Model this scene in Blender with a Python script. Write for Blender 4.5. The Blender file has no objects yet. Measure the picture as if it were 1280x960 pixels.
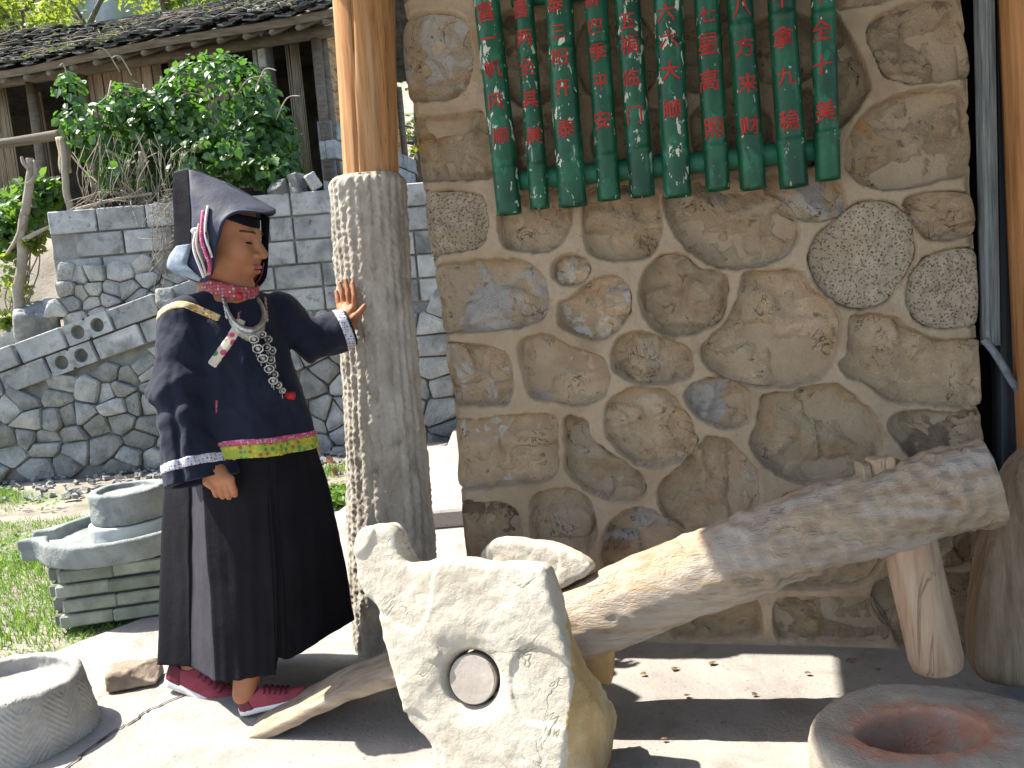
import bpy, bmesh, math, random
import numpy as np
from mathutils import Vector, Matrix
random.seed(7); np.random.seed(7)
sc = bpy.context.scene
COL = sc.collection

# ------------------------------------------------------------------ camera, sky, sun, exposure
CAM_H, FOC, PITCH, ROLL = 1.2, 1000.0, math.radians(6.6), math.radians(4.8)
SUN_EL, SUN_AZ = math.radians(57.0), math.radians(168.0)      # direction to the sun, azimuth ccw from +X
SUN_DIR = np.array([math.cos(SUN_EL)*math.cos(SUN_AZ), math.cos(SUN_EL)*math.sin(SUN_AZ), math.sin(SUN_EL)])
cam = bpy.data.cameras.new('camera'); cam_o = bpy.data.objects.new('camera', cam); COL.objects.link(cam_o)
cam.sensor_width = 36.0; cam.lens = 36.0*FOC/1280.0; cam.clip_start = 0.05; cam.clip_end = 3000
cam_o.matrix_world = (Matrix.Translation((0, 0, CAM_H)) @ Matrix.Rotation(math.pi/2-PITCH, 4, 'X')
                      @ Matrix.Rotation(-ROLL, 4, 'Z'))
sc.camera = cam_o
world = bpy.data.worlds.new('World'); sc.world = world; world.use_nodes = True
wn = world.node_tree.nodes; wl = world.node_tree.links
sky = wn.new('ShaderNodeTexSky'); sky.sky_type = 'NISHITA'; sky.sun_disc = False
sky.sun_elevation = SUN_EL; sky.sun_rotation = math.pi/2 - SUN_AZ
sky.air_density = 1.0; sky.dust_density = 1.5
bg = wn['Background']; bg.inputs['Strength'].default_value = 0.14
wl.new(sky.outputs[0], bg.inputs['Color'])
sun = bpy.data.lights.new('sun', 'SUN'); sun.energy = 5.0; sun.angle = math.radians(0.5); sun.color = (1.0, 0.94, 0.84)
sun_o = bpy.data.objects.new('sun', sun); COL.objects.link(sun_o)
sun_o.rotation_euler = Vector(SUN_DIR).to_track_quat('Z', 'Y').to_euler()
sun_o.location = (-6, 2, 9)
sc.view_settings.view_transform = 'Standard'; sc.view_settings.look = 'None'
sc.view_settings.gamma = 1.0; sc.view_settings.exposure = 1.5; sc.view_settings.use_curve_mapping = False
sc.render.engine = 'CYCLES'; sc.cycles.max_bounces = 8; sc.cycles.diffuse_bounces = 5

# ------------------------------------------------------------------ survey: sight lines measured on the photo, met with real planes
_f = np.array([0, math.cos(PITCH), -math.sin(PITCH)]); _u0 = np.array([0, math.sin(PITCH), math.cos(PITCH)]); _r0 = np.array([1., 0, 0])
_r = _r0*math.cos(ROLL)-_u0*math.sin(ROLL); _u = _u0*math.cos(ROLL)+_r0*math.sin(ROLL)
EYE = np.array([0, 0, CAM_H])
def ray(x, y): return _f+_r*(x-640)/FOC+_u*(480-y)/FOC
def at(x, y, Y):
    d = ray(x, y); return EYE+d*(Y/d[1])
def gnd(x, y, z=0.0):
    d = ray(x, y); return EYE+d*((z-CAM_H)/d[2])
def onplane(x, y, p0, n):
    d = ray(x, y); return EYE+d*(np.dot(p0-EYE, n)/np.dot(d, n))
WA = gnd(780, 802); _wb = gnd(1130, 811); WD = (_wb-WA)/np.linalg.norm(_wb-WA); WN = np.cross(WD, [0, 0, 1.])
def W(s, z, off=0.0): return WA+WD*s+WN*off+np.array([0, 0, z])
def wsz(x, y, off=0.0):
    p = onplane(x, y, WA+WN*off, WN); return float(np.dot(p-WA, WD)), float(p[2])

# ------------------------------------------------------------------ noise
def _hash(ix, iy, iz, seed):
    h = (ix.astype(np.int64)*374761393+iy.astype(np.int64)*668265263+iz.astype(np.int64)*2147483647+seed*974634211) & 0xFFFFFFFF
    h = ((h ^ (h >> 13))*1274126177) & 0xFFFFFFFF
    h = (h ^ (h >> 16)) & 0xFFFFFF
    return h.astype(np.float64)/0xFFFFFF*2-1
def vnoise(P, seed=0):
    P = np.asarray(P, float); I = np.floor(P); F = P-I; F = F*F*(3-2*F)
    x, y, z = I[..., 0], I[..., 1], I[..., 2]; fx, fy, fz = F[..., 0], F[..., 1], F[..., 2]
    def c(a, b, d): return _hash(x+a, y+b, z+d, seed)
    x00 = c(0,0,0)*(1-fx)+c(1,0,0)*fx; x10 = c(0,1,0)*(1-fx)+c(1,1,0)*fx
    x01 = c(0,0,1)*(1-fx)+c(1,0,1)*fx; x11 = c(0,1,1)*(1-fx)+c(1,1,1)*fx
    return (x00*(1-fy)+x10*fy)*(1-fz)+(x01*(1-fy)+x11*fy)*fz
def fbm(P, seed=0, octv=4, gain=.5):
    P = np.asarray(P, float); a, s, out = 1.0, 0.0, 0
    for k in range(octv):
        out = out+a*vnoise(P*(2.03**k)+k*17.3, seed+k); s += a; a *= gain
    return out/s
def sstep(a, b, x):
    t = np.clip((x-a)/(b-a), 0, 1); return t*t*(3-2*t)

# ------------------------------------------------------------------ object helpers
WLOC = {}
def tag(o, label=None, cat=None, group=None, kind=None):
    if label: o['label'] = label
    if cat: o['category'] = cat
    if group: o['group'] = group
    if kind: o['kind'] = kind
    return o
def empty(name, loc, label, cat, group=None):
    o = bpy.data.objects.new(name, None); COL.objects.link(o); o.empty_display_size = .1
    o.location = [float(v) for v in loc]; WLOC[o.name] = np.array(loc, float); return tag(o, label, cat, group)
def mk(name, verts, faces, mat, parent=None, smooth=True, origin=None):
    """one mesh object from world-space vertices"""
    V = np.asarray(verts, float).reshape(-1, 3)
    if parent is not None: org = WLOC[parent.name]; loc = np.zeros(3)
    else: org = np.array(origin if origin is not None else (0, 0, 0), float); loc = org
    if parent is not None and origin is not None: loc = np.array(origin, float)-org; org = np.array(origin, float)
    me = bpy.data.meshes.new(name)
    if isinstance(faces, np.ndarray): faces = faces.tolist()
    me.from_pydata((V-org).tolist(), [], faces)
    if smooth: me.polygons.foreach_set('use_smooth', [True]*len(me.polygons))
    if mat is not None: me.materials.append(mat)
    me.update()
    o = bpy.data.objects.new(name, me); COL.objects.link(o); o.location = [float(v) for v in loc]
    if parent is not None: o.parent = parent
    WLOC[o.name] = org
    return o
def inst(src, name, M4, parent=None):
    o = bpy.data.objects.new(name, src.data); COL.objects.link(o)
    if parent is not None:
        o.parent = parent; M4 = Matrix.Translation(Vector(-WLOC[parent.name])) @ M4
    o.matrix_local = M4; return o
def structure(o): o['kind'] = 'structure'; return o

class MB:
    """collects simple shapes into one mesh"""
    def __init__(s): s.v = []; s.f = []
    def add(s, V, F):
        n = len(s.v); s.v += [list(map(float, p)) for p in V]; s.f += [[i+n for i in q] for q in F]; return s
    def box(s, c, size, R=None, jit=0.0, rng=random):
        c = np.array(c, float); h = np.array(size, float)/2; V = []
        for x in (-1, 1):
            for y in (-1, 1):
                for z in (-1, 1):
                    p = np.array([x, y, z])*h+np.array([rng.uniform(-jit, jit) for _ in range(3)])
                    V.append(c+(R @ p if R is not None else p))
        return s.add(V, [[0,1,3,2],[4,6,7,5],[0,4,5,1],[2,3,7,6],[0,2,6,4],[1,5,7,3]])
    def cbox(s, c, size, R=None, b=.004):
        """box with chamfered vertical and horizontal edges (24 vertices)"""
        c = np.array(c, float); h = np.array(size, float)/2; b = min(b, h.min()*.6)
        bm = bmesh.new(); bmesh.ops.create_cube(bm, size=1)
        for v in bm.verts: v.co = Vector((v.co.x*2*h[0], v.co.y*2*h[1], v.co.z*2*h[2]))
        bmesh.ops.bevel(bm, geom=list(bm.edges), offset=b, segments=1, affect='EDGES')
        bm.verts.index_update()
        V = [np.array(v.co) for v in bm.verts]; F = [[v.index for v in f.verts] for f in bm.faces]; bm.free()
        return s.add([c+(R @ p if R is not None else p) for p in V], F)
    def tube(s, pts, rad, n=8, cap=True, sq=1.0):
        V, F = tube(pts, rad, n, cap); return s.add(V, F)
    def build(s, name, mat, parent=None, smooth=False, origin=None): return mk(name, s.v, s.f, mat, parent, smooth, origin)

def frame(d):
    d = d/np.linalg.norm(d); a = np.array([0, 0, 1.]) if abs(d[2]) < .9 else np.array([1., 0, 0])
    u = np.cross(a, d); u /= np.linalg.norm(u); return u, np.cross(d, u), d
def tube(pts, rad, n=10, cap=True):
    pts = [np.array(p, float) for p in pts]; m = len(pts)
    rad = [rad]*m if np.isscalar(rad) else rad
    V, F = [], []; u = None
    for i, p in enumerate(pts):
        d = pts[min(i+1, m-1)]-pts[max(i-1, 0)]; d /= np.linalg.norm(d)
        if u is None: u, v, _ = frame(d)
        else:
            u = u-d*np.dot(u, d); u /= np.linalg.norm(u); v = np.cross(d, u)
        for k in range(n):
            a = 2*math.pi*k/n; V.append(p+rad[i]*(math.cos(a)*u+math.sin(a)*v))
    for i in range(m-1):
        for k in range(n):
            F.append([i*n+k, i*n+(k+1) % n, (i+1)*n+(k+1) % n, (i+1)*n+k])
    if cap:
        F.append([k for k in range(n)][::-1]); F.append([(m-1)*n+k for k in range(n)])
    return V, F
def catmull(P, per, closed=False):
    P = [np.array(p, float) for p in P]; n = len(P); out = []
    segs = n if closed else n-1
    for i in range(segs):
        g = (lambda j: P[j % n]) if closed else (lambda j: P[min(max(j, 0), n-1)])
        a, b, c, d = g(i-1), g(i), g(i+1), g(i+2)
        for k in range(per):
            t = k/per
            out.append(.5*((2*b)+(c-a)*t+(2*a-5*b+4*c-d)*t*t+(3*b-a-3*c+d)*t**3))
    if not closed: out.append(P[-1])
    return np.array(out)
def grid_faces(nu, nv, closed_u=False, off=0):
    F = []
    for i in range(nu if closed_u else nu-1):
        for j in range(nv-1):
            a, b = i*nv+j, ((i+1) % nu)*nv+j
            F.append([off+a, off+b, off+b+1, off+a+1])
    return F

# ------------------------------------------------------------------ signed distance modelling (surface nets)
def cap(P, a, b, ra, rb):
    a = np.asarray(a, float); b = np.asarray(b, float); ab = b-a
    t = np.clip(((P-a) @ ab)/np.dot(ab, ab), 0, 1)
    return np.linalg.norm(P-a-t[:, None]*ab, axis=1)-(ra+(rb-ra)*t)
def ell(P, c, r, R=None):
    q = P-np.asarray(c, float)
    if R is not None: q = q @ R
    r = np.asarray(r, float); k0 = np.linalg.norm(q/r, axis=1); k1 = np.linalg.norm(q/(r*r), axis=1)+1e-9
    return k0*(k0-1)/k1
def boxd(P, c, h, R=None, rnd=0.0):
    q = P-np.asarray(c, float)
    if R is not None: q = q @ R
    q = np.abs(q)-(np.asarray(h, float)-rnd)
    return np.linalg.norm(np.maximum(q, 0), axis=1)+np.minimum(q.max(axis=1), 0)-rnd
def smin(a, b, k):
    h = np.clip(.5+.5*(b-a)/k, 0, 1); return b+(a-b)*h-k*h*(1-h)
def smax(a, b, k): return -smin(-a, -b, k)
def polyd(Q, poly):
    """signed distance in 2-D, negative inside"""
    Q = np.asarray(Q, float); poly = np.asarray(poly, float); n = len(poly)
    d = np.full(len(Q), 1e9); ins = np.zeros(len(Q), bool)
    for i in range(n):
        a, b = poly[i], poly[(i+1) % n]; e = b-a; w = Q-a
        t = np.clip((w @ e)/(np.dot(e, e)+1e-12), 0, 1)
        d = np.minimum(d, np.linalg.norm(w-t[:, None]*e, axis=1))
        c = (a[1] > Q[:, 1]) != (b[1] > Q[:, 1])
        with np.errstate(divide='ignore', invalid='ignore'):
            xi = a[0]+(Q[:, 1]-a[1])/(b[1]-a[1])*e[0]
        ins ^= c & (Q[:, 0] < xi)
    return np.where(ins, -d, d)
def sdf_mesh(fn, lo, hi, h, B=8, margin=1.5):
    lo = np.array(lo, float); hi = np.array(hi, float)
    nb = np.ceil((hi-lo)/(h*B)).astype(int)+1; N = nb*B
    V = np.ones(tuple(N), np.float32)
    bi = np.stack(np.meshgrid(*[np.arange(k) for k in nb], indexing='ij'), -1).reshape(-1, 3)
    cen = lo+(bi*B+(B-1)/2)*h
    dc = fn(cen); act = np.abs(dc) < h*B*.87*margin+.012
    loc = np.stack(np.meshgrid(*[np.arange(B)]*3, indexing='ij'), -1).reshape(-1, 3)
    for b, d in zip(bi[~act], dc[~act]):
        if d < 0: V[b[0]*B:b[0]*B+B, b[1]*B:b[1]*B+B, b[2]*B:b[2]*B+B] = -1
    ab = bi[act]
    for s in range(0, len(ab), 400):
        blk = ab[s:s+400]; idx = (blk[:, None, :]*B+loc[None]).reshape(-1, 3)
        V[idx[:, 0], idx[:, 1], idx[:, 2]] = fn(lo+idx*h)
    ins = V < 0
    cs = sum(ins[i:N[0]-1+i, j:N[1]-1+j, k:N[2]-1+k].astype(np.int8) for i in (0, 1) for j in (0, 1) for k in (0, 1))
    cells = np.argwhere((cs > 0) & (cs < 8))
    vid = np.full(cs.shape, -1, np.int32); vid[cells[:, 0], cells[:, 1], cells[:, 2]] = np.arange(len(cells))
    acc = np.zeros((len(cells), 3)); cnt = np.zeros(len(cells))
    for ax in range(3):
        o1, o2 = [k for k in range(3) if k != ax]
        for p in (0, 1):
            for q in (0, 1):
                a = cells.copy(); a[:, o1] += p; a[:, o2] += q; b = a.copy(); b[:, ax] += 1
                va = V[a[:, 0], a[:, 1], a[:, 2]]; vb = V[b[:, 0], b[:, 1], b[:, 2]]
                cr = (va < 0) != (vb < 0); t = np.where(cr, va/(va-vb+1e-12), 0)
                pt = a.astype(float); pt[:, ax] += t
                acc[cr] += pt[cr]; cnt[cr] += 1
    verts = lo+acc/cnt[:, None]*h
    faces = []
    for ax in range(3):
        o1, o2 = [(1, 2), (2, 0), (0, 1)][ax]
        sl0 = [slice(1, N[k]-1) for k in range(3)]; sl1 = list(sl0)
        sl0[ax] = slice(0, N[ax]-1); sl1[ax] = slice(1, N[ax])
        i0 = ins[tuple(sl0)]; i1 = ins[tuple(sl1)]
        e = np.argwhere(i0 != i1)
        if not len(e): continue
        fl = i0[e[:, 0], e[:, 1], e[:, 2]]
        off = np.ones(3, int); off[ax] = 0; e = e+off
        def cid(d1, d2):
            c = e.copy(); c[:, o1] += d1; c[:, o2] += d2; return vid[c[:, 0], c[:, 1], c[:, 2]]
        qd = np.stack([cid(-1, -1), cid(0, -1), cid(0, 0), cid(-1, 0)], 1)
        qd[~fl] = qd[~fl][:, ::-1]; faces.append(qd)
    F = np.concatenate(faces); F = F[(F >= 0).all(1)]
    return verts, F
def sdf_obj(name, fn, lo, hi, h, mat, parent=None, origin=None, margin=1.5):
    v, f = sdf_mesh(fn, lo, hi, h, margin=margin); return mk(name, v, f, mat, parent, True, origin)
def rotz(a): c, s = math.cos(a), math.sin(a); return np.array([[c, -s, 0], [s, c, 0], [0, 0, 1.]])
def rotx(a): c, s = math.cos(a), math.sin(a); return np.array([[1, 0, 0], [0, c, -s], [0, s, c]])
def roty(a): c, s = math.cos(a), math.sin(a); return np.array([[c, 0, s], [0, 1, 0], [-s, 0, c]])

# ------------------------------------------------------------------ materials
def srgb(r, g, b):
    f = lambda c: (c/255/12.92) if c/255 <= .04045 else ((c/255+.055)/1.055)**2.4
    return (f(r), f(g), f(b), 1)
def mat(name, ramp, scale=6, detail=8, rough=.85, bumps=(), stretch=(1, 1, 1), rnd=0.0, patch=None, cracks=0.0,
        stains=(), spec=.3, trans=None, distort=0.3, coords='Object', crack_scale=5, rrange=None, sheen=0):
    m = bpy.data.materials.new(name); m.use_nodes = True; nt = m.node_tree; N = nt.nodes; L = nt.links
    bs = N['Principled BSDF']; bs.inputs['Roughness'].default_value = rough; bs.inputs['Specular IOR Level'].default_value = spec
    if sheen: bs.inputs['Sheen Weight'].default_value = sheen
    tc = N.new('ShaderNodeTexCoord'); oi = N.new('ShaderNodeObjectInfo')
    off = N.new('ShaderNodeVectorMath'); off.operation = 'MULTIPLY_ADD'
    cmb = N.new('ShaderNodeCombineXYZ')
    for k in range(3): L.new(oi.outputs['Random'], cmb.inputs[k])
    off.inputs[1].default_value = (37, 53, 71) if (rnd or patch) else (0, 0, 0)
    L.new(cmb.outputs[0], off.inputs[0]); L.new(tc.outputs[coords], off.inputs[2])
    mp = N.new('ShaderNodeMapping'); mp.inputs['Scale'].default_value = stretch; L.new(off.outputs[0], mp.inputs['Vector'])
    vec = mp.outputs[0]
    def noise(s, d=8, dist=0.0, ro=.6):
        n = N.new('ShaderNodeTexNoise'); n.inputs['Scale'].default_value = s; n.inputs['Detail'].default_value = d
        n.inputs['Distortion'].default_value = dist; n.inputs['Roughness'].default_value = ro; L.new(vec, n.inputs['Vector']); return n.outputs['Fac']
    def rampn(src, stops, interp='LINEAR'):
        r = N.new('ShaderNodeValToRGB'); r.color_ramp.interpolation = interp; e = r.color_ramp.elements
        while len(e) < len(stops): e.new(.5)
        for el, (p, c) in zip(e, stops): el.position = p; el.color = c if len(c) == 4 else (*c, 1)
        L.new(src, r.inputs['Fac']); return r.outputs['Color']
    def mix(fac, a, b, mode='MIX'):
        x = N.new('ShaderNodeMix'); x.data_type = 'RGBA'; x.blend_type = mode; x.clamp_factor = True
        for s, v in ((x.inputs[0], fac), (x.inputs[6], a), (x.inputs[7], b)):
            if hasattr(v, 'links'): L.new(v, s)
            else: s.default_value = v
        return x.outputs[2]
    def math_(op, a, b=None):
        x = N.new('ShaderNodeMath'); x.operation = op
        for s, v in ((x.inputs[0], a), (x.inputs[1], b)):
            if v is None: continue
            if hasattr(v, 'links'): L.new(v, s)
            else: s.default_value = v
        return x.outputs[0]
    col = rampn(noise(scale, detail, distort), ramp)
    BW = lambda lo, hi: [(lo, (0, 0, 0, 1)), (hi, (1, 1, 1, 1))]
    if patch:     # a differently coloured face: object colour, alpha = how much of it
        pf = noise(patch, 9, .5)
        th = math_('SUBTRACT', pf, math_('SUBTRACT', .92, math_('MULTIPLY', oi.outputs['Alpha'], .84)))
        col = mix(math_('MULTIPLY', th, 38), col, mix(.35, oi.outputs['Color'], mix(.6, oi.outputs['Color'], col, 'OVERLAY')))
    for (c, s, lo, hi, amt) in stains:
        f = rampn(noise(s, 8, .4), BW(lo, hi)); col = mix(math_('MULTIPLY', f, amt), col, c)
    if cracks:
        n = noise(crack_scale, 4, 1.2); f = math_('ABSOLUTE', math_('SUBTRACT', n, .5))
        f = rampn(f, [(0, (1, 1, 1, 1)), (.012, (0, 0, 0, 1))]); g = rampn(noise(crack_scale*.6+1.3, 3), BW(.5, .6))
        ck = math_('MULTIPLY', f, g); col = mix(math_('MULTIPLY', ck, cracks), col, (.02, .014, .01, 1))
    if rnd:
        v = math_('ADD', math_('MULTIPLY', math_('SUBTRACT', oi.outputs['Random'], .5), 2*rnd), 1.0)
        hs = N.new('ShaderNodeHueSaturation'); L.new(v, hs.inputs['Value']); L.new(col, hs.inputs['Color']); col = hs.outputs[0]
    L.new(col, bs.inputs['Base Color'])
    if rrange: L.new(rampn(noise(rrange[2], 6), [(.3, (rrange[0],)*3+(1,)), (.7, (rrange[1],)*3+(1,))]), bs.inputs['Roughness'])
    prev = None
    for b in bumps:
        s, st, dist = b[:3]; kind = b[3] if len(b) > 3 else 'noise'
        if kind == 'noise': h = noise(s, 10, 0, .65)
        elif kind in ('voronoi', 'pits'):
            t = N.new('ShaderNodeTexVoronoi'); t.inputs['Scale'].default_value = s; L.new(vec, t.inputs['Vector']); h = t.outputs['Distance']
            if kind == 'pits': h = rampn(h, BW(.0, .35))
        else:
            t = N.new('ShaderNodeTexWave'); t.inputs['Scale'].default_value = s; t.inputs['Distortion'].default_value = 3
            t.inputs['Detail'].default_value = 4; t.bands_direction = kind; L.new(vec, t.inputs['Vector']); h = t.outputs['Fac']
        bp = N.new('ShaderNodeBump'); bp.inputs['Strength'].default_value = st; bp.inputs['Distance'].default_value = dist
        L.new(h, bp.inputs['Height'])
        if prev is not None: L.new(prev, bp.inputs['Normal'])
        prev = bp.outputs[0]
    if cracks:
        bp = N.new('ShaderNodeBump'); bp.inputs['Strength'].default_value = .6; bp.inputs['Distance'].default_value = .004; bp.invert = True
        L.new(ck, bp.inputs['Height'])
        if prev is not None: L.new(prev, bp.inputs['Normal'])
        prev = bp.outputs[0]
    if prev is not None: L.new(prev, bs.inputs['Normal'])
    if trans:     # thin leaf: light passes through
        t = N.new('ShaderNodeBsdfTranslucent'); t.inputs['Color'].default_value = trans[0]
        ms = N.new('ShaderNodeMixShader'); ms.inputs[0].default_value = trans[1]
        L.new(bs.outputs[0], ms.inputs[1]); L.new(t.outputs[0], ms.inputs[2]); L.new(ms.outputs[0], N['Material Output'].inputs['Surface'])
    return m
def flat(name, c, rough=.7, metal=0.0, spec=.4):
    m = bpy.data.materials.new(name); m.use_nodes = True; b = m.node_tree.nodes['Principled BSDF']
    b.inputs['Base Color'].default_value = c if len(c) == 4 else (*c, 1); b.inputs['Roughness'].default_value = rough
    b.inputs['Metallic'].default_value = metal; b.inputs['Specular IOR Level'].default_value = spec; return m
# ================================================================== MATERIALS OF THE PLACE
m_soil = mat('soil', [(.3, (.16, .13, .10)), (.5, (.26, .23, .19)), (.7, (.34, .31, .26))], 3, 10, .95, [(40, .5, .02), (160, .4, .006)],
             stains=[((.10, .14, .05, 1), 1.1, .52, .64, .8)])
m_conc = mat('concrete', [(.3, (.21, .195, .18)), (.5, (.285, .265, .24)), (.7, (.35, .325, .29))], 2.2, 12, .85,
             [(25, .3, .012), (90, .5, .006), (300, .5, .002)], stains=[((.23, .22, .20, 1), 1.3, .55, .75, .5), ((.33, .25, .18, 1), 2.2, .6, .8, .35), ((.17, .15, .125, 1), 7, .52, .68, .6), ((.10, .085, .07, 1), 60, .62, .68, .7), ((.42, .40, .37, 1), 40, .62, .68, .5)], rrange=(.6, .95, 3))
m_mortar = mat('mortar', [(.3, (.32, .23, .145)), (.5, (.405, .305, .20)), (.7, (.46, .36, .255))], 5, 10, .95,
               [(14, .4, .02), (60, .7, .009), (260, .7, .003)], stains=[((.36, .22, .11, 1), 2.3, .54, .74, .6), ((.43, .36, .27, 1), 3.7, .58, .72, .5), ((.22, .16, .11, 1), 9, .60, .75, .5), ((.20, .15, .10, 1), 60, .62, .70, .5)])
STONE_RAMP = [(.28, (.32, .215, .125)), (.42, (.50, .36, .225)), (.6, (.60, .45, .295)), (.78, (.66, .54, .39))]
m_stone = mat('wall_stone', STONE_RAMP, 9, 12, .9, [(18, .9, .025), (60, .8, .011), (240, .7, .003)], rnd=.17, patch=5, cracks=.9, crack_scale=8,
              stains=[((.45, .34, .22, 1), 4.5, .49, .53, .8), ((.14, .095, .06, 1), 24, .62, .69, .7), ((.42, .24, .10, 1), 6, .62, .72, .55)])
m_pitted = mat('pitted_stone', [(.3, (.27, .21, .145)), (.6, (.40, .325, .24)), (.8, (.46, .39, .30))], 30, 10, .95, [(120, .9, .012, 'pits'), (50, .5, .01)], rnd=.1, patch=4,
               stains=[((.08, .06, .04, 1), 90, .57, .68, .8)])
m_rubble = mat('rubble_stone', [(.3, (.21, .215, .205)), (.5, (.36, .36, .335)), (.68, (.47, .46, .42)), (.8, (.50, .44, .34))], 5, 10, .9,
               [(10, .7, .05), (40, .6, .02), (150, .4, .006)], rnd=.28, stains=[((.09, .10, .085, 1), 4, .55, .72, .7), ((.30, .26, .18, 1), 2.2, .58, .74, .6)])
m_rubmort = mat('rubble_mortar', [(.3, (.17, .17, .16)), (.6, (.29, .28, .255))], 8, 8, .95, [(25, .8, .03), (90, .5, .01)])
m_cinder = mat('cinder_block', [(.3, (.26, .27, .26)), (.5, (.37, .375, .36)), (.7, (.47, .47, .45))], 6, 12, .95, [(120, .6, .006, 'pits'), (40, .7, .014)], rnd=.20,
               stains=[((.12, .13, .12, 1), 3, .52, .68, .85), ((.15, .15, .12, 1), 9, .55, .68, .65), ((.07, .08, .06, 1), 16, .62, .70, .6)])
m_cindmort = mat('cinder_mortar', [(.3, (.14, .15, .15)), (.7, (.25, .255, .25))], 14, 8, .95, [(60, .5, .01)])
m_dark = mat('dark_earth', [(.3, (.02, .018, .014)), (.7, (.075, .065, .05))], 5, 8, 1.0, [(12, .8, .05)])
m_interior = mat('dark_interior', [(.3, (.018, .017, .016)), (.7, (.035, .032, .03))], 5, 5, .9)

# ================================================================== GROUND (one sheet to the horizon, raised behind the retaining wall is the terrace)
def ground():
    xs = np.concatenate([[-900, -200, -60, -20], np.linspace(-9, 4, 105), [10, 40, 200, 900]])
    ys = np.concatenate([[-700, -150, -40, -12], np.linspace(-5, 8, 105), [14, 40, 200, 900]])
    X, Y = np.meshgrid(xs, ys, indexing='ij'); P = np.stack([X, Y, 0*X], -1)
    Z = -.035+.03*fbm(P*1.3, 3)+.012*fbm(P*5, 4)
    Z = np.where((np.abs(X) > 9) | (Y > 8) | (Y < -5), -.05, Z)
    P[..., 2] = Z
    o = mk('ground', P.reshape(-1, 3), grid_faces(len(xs), len(ys)), m_soil); structure(o)
ground()
# concrete slab: curved left edge seen in the photo
SLAB_EDGE = [(-3.4, -6), (-3.2, 1.0), (-2.7, 2.2), tuple(gnd(0, 836)[:2]), tuple(gnd(100, 800)[:2]), tuple(gnd(200, 761)[:2]), tuple(gnd(330, 700)[:2]), tuple(gnd(424, 637)[:2]), (-1.0, 5.4), (-.85, 6.55)]
def slab():
    edge = catmull([(x, y, 0) for x, y in SLAB_EDGE], 12)
    n = len(edge); k = 60; V = []
    for e in edge:
        xs = np.concatenate([[e[0]], e[0]+.02+np.linspace(0, 1, k-1)**1.3*(9-e[0])])
        for j, x in enumerate(xs): V.append([x, e[1], -.006 if j == 0 else 0.0])
    V = np.array(V); V[:, 2] += .0012*fbm(V*[1.2, 1.2, 1], 9, 3)*(V[:, 0] < 8)
    base = len(V); low = [[e[0]-.01, e[1], -.12] for e in edge]
    F = [q[::-1] for q in grid_faces(n, k)]
    F += [[i*k, (i+1)*k, base+i+1, base+i] for i in range(n-1)]
    F = [list(map(int, q)) for q in F]
    o = mk('concrete_floor', np.vstack([V, low]), F, m_conc); structure(o)
    # the crack running across it
    pts = [gnd(*p, .004) for p in [(262, 858), (236, 866), (205, 878), (180, 890), (165, 902), (140, 915), (112, 935), (85, 958), (40, 990)]]
    pts = catmull(pts, 5); d = np.gradient(pts, axis=0); nrm = np.stack([-d[:, 1], d[:, 0], 0*d[:, 0]], 1); nrm /= np.linalg.norm(nrm, axis=1)[:, None]
    rng = np.random.RandomState(5); w = .0025+.0025*rng.rand(len(pts)); pts[:, :2] += rng.randn(len(pts), 2)*.004
    V = np.vstack([pts+nrm*w[:, None], pts-nrm*w[:, None]]); n = len(pts); V[:, 2] = .0045
    o = mk('floor_crack', V, [[i, i+1, n+i+1, n+i] for i in range(n-1)], flat('crack_dirt', (.05, .045, .04), .95)); structure(o)
slab()
# raised step behind the pillar
mb = MB(); mb.cbox((.75, 5.35, .047), (2.55, 2.55, .1), b=.012)
structure(mb.build('concrete_step', m_conc))
# terrace behind the retaining wall and hillside
def terrace():
    xs = np.linspace(-14, 8, 60); ys = np.concatenate([np.linspace(6.95, 16, 40), [22, 30, 42, 60, 90]])
    X, Y = np.meshgrid(xs, ys, indexing='ij'); P = np.stack([X, Y, 0*X], -1)
    Z = 2.12+.05*fbm(P*.9, 21)+np.where(Y > 14, (Y-14)*.42, 0)
    Z = np.where(X < -3.78, np.minimum(Z, 2.12-.0*X-np.clip((7.9-Y)*1.6, 0, 1.9)), Z)
    P[..., 2] = Z; structure(mk('terrace', P.reshape(-1, 3), [q[::-1] for q in grid_faces(60, len(ys))], m_soil))
    X2 = np.linspace(-90, 60, 80); T = np.linspace(0, 1, 30); V = []
    for x in X2:
        for t in T: V.append([x, 60+35*t, 18+62*t])
    V = np.array(V); V += np.stack([0*V[:, 0], 9*fbm(V*.05, 31), 5*fbm(V*.08, 32)], 1)
    structure(mk('hillside', V, grid_faces(80, 30), mat('hill_rock', [(.35, (.12, .17, .08)), (.5, (.22, .26, .22)), (.65, (.42, .43, .45))], .12, 10, .95, [(.3, .6, 2)])))
terrace()

# ================================================================== THE BUILDING: stone wall of traced stones, doorway, porch roof
EDGE_L = [(470, -330), (502, 0), (506, 20), (501, 40), (503, 70), (508, 100), (517, 145), (521, 185), (526, 225), (530, 245), (537, 310), (542, 335), (549, 380), (556, 425), (561, 460), (566, 500), (569, 528), (572, 570), (574, 610), (577, 650), (581, 690), (586, 740), (590, 800), (592, 830)]
EDGE_R = [(1200, -330), (1203, 0), (1212, 60), (1212, 110), (1215, 180), (1214, 230), (1218, 270), (1221, 330), (1221, 400), (1224, 440), (1228, 480), (1224, 515), (1229, 560), (1230, 620), (1230, 680), (1226, 720), (1228, 780), (1226, 835)]
_el = np.array([wsz(*p) for p in EDGE_L]); _er = np.array([wsz(*p) for p in EDGE_R])
def sl(z): return np.interp(z, _el[::-1, 1], _el[::-1, 0])
def sr(z): return np.interp(z, _er[::-1, 1], _er[::-1, 0])
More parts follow.
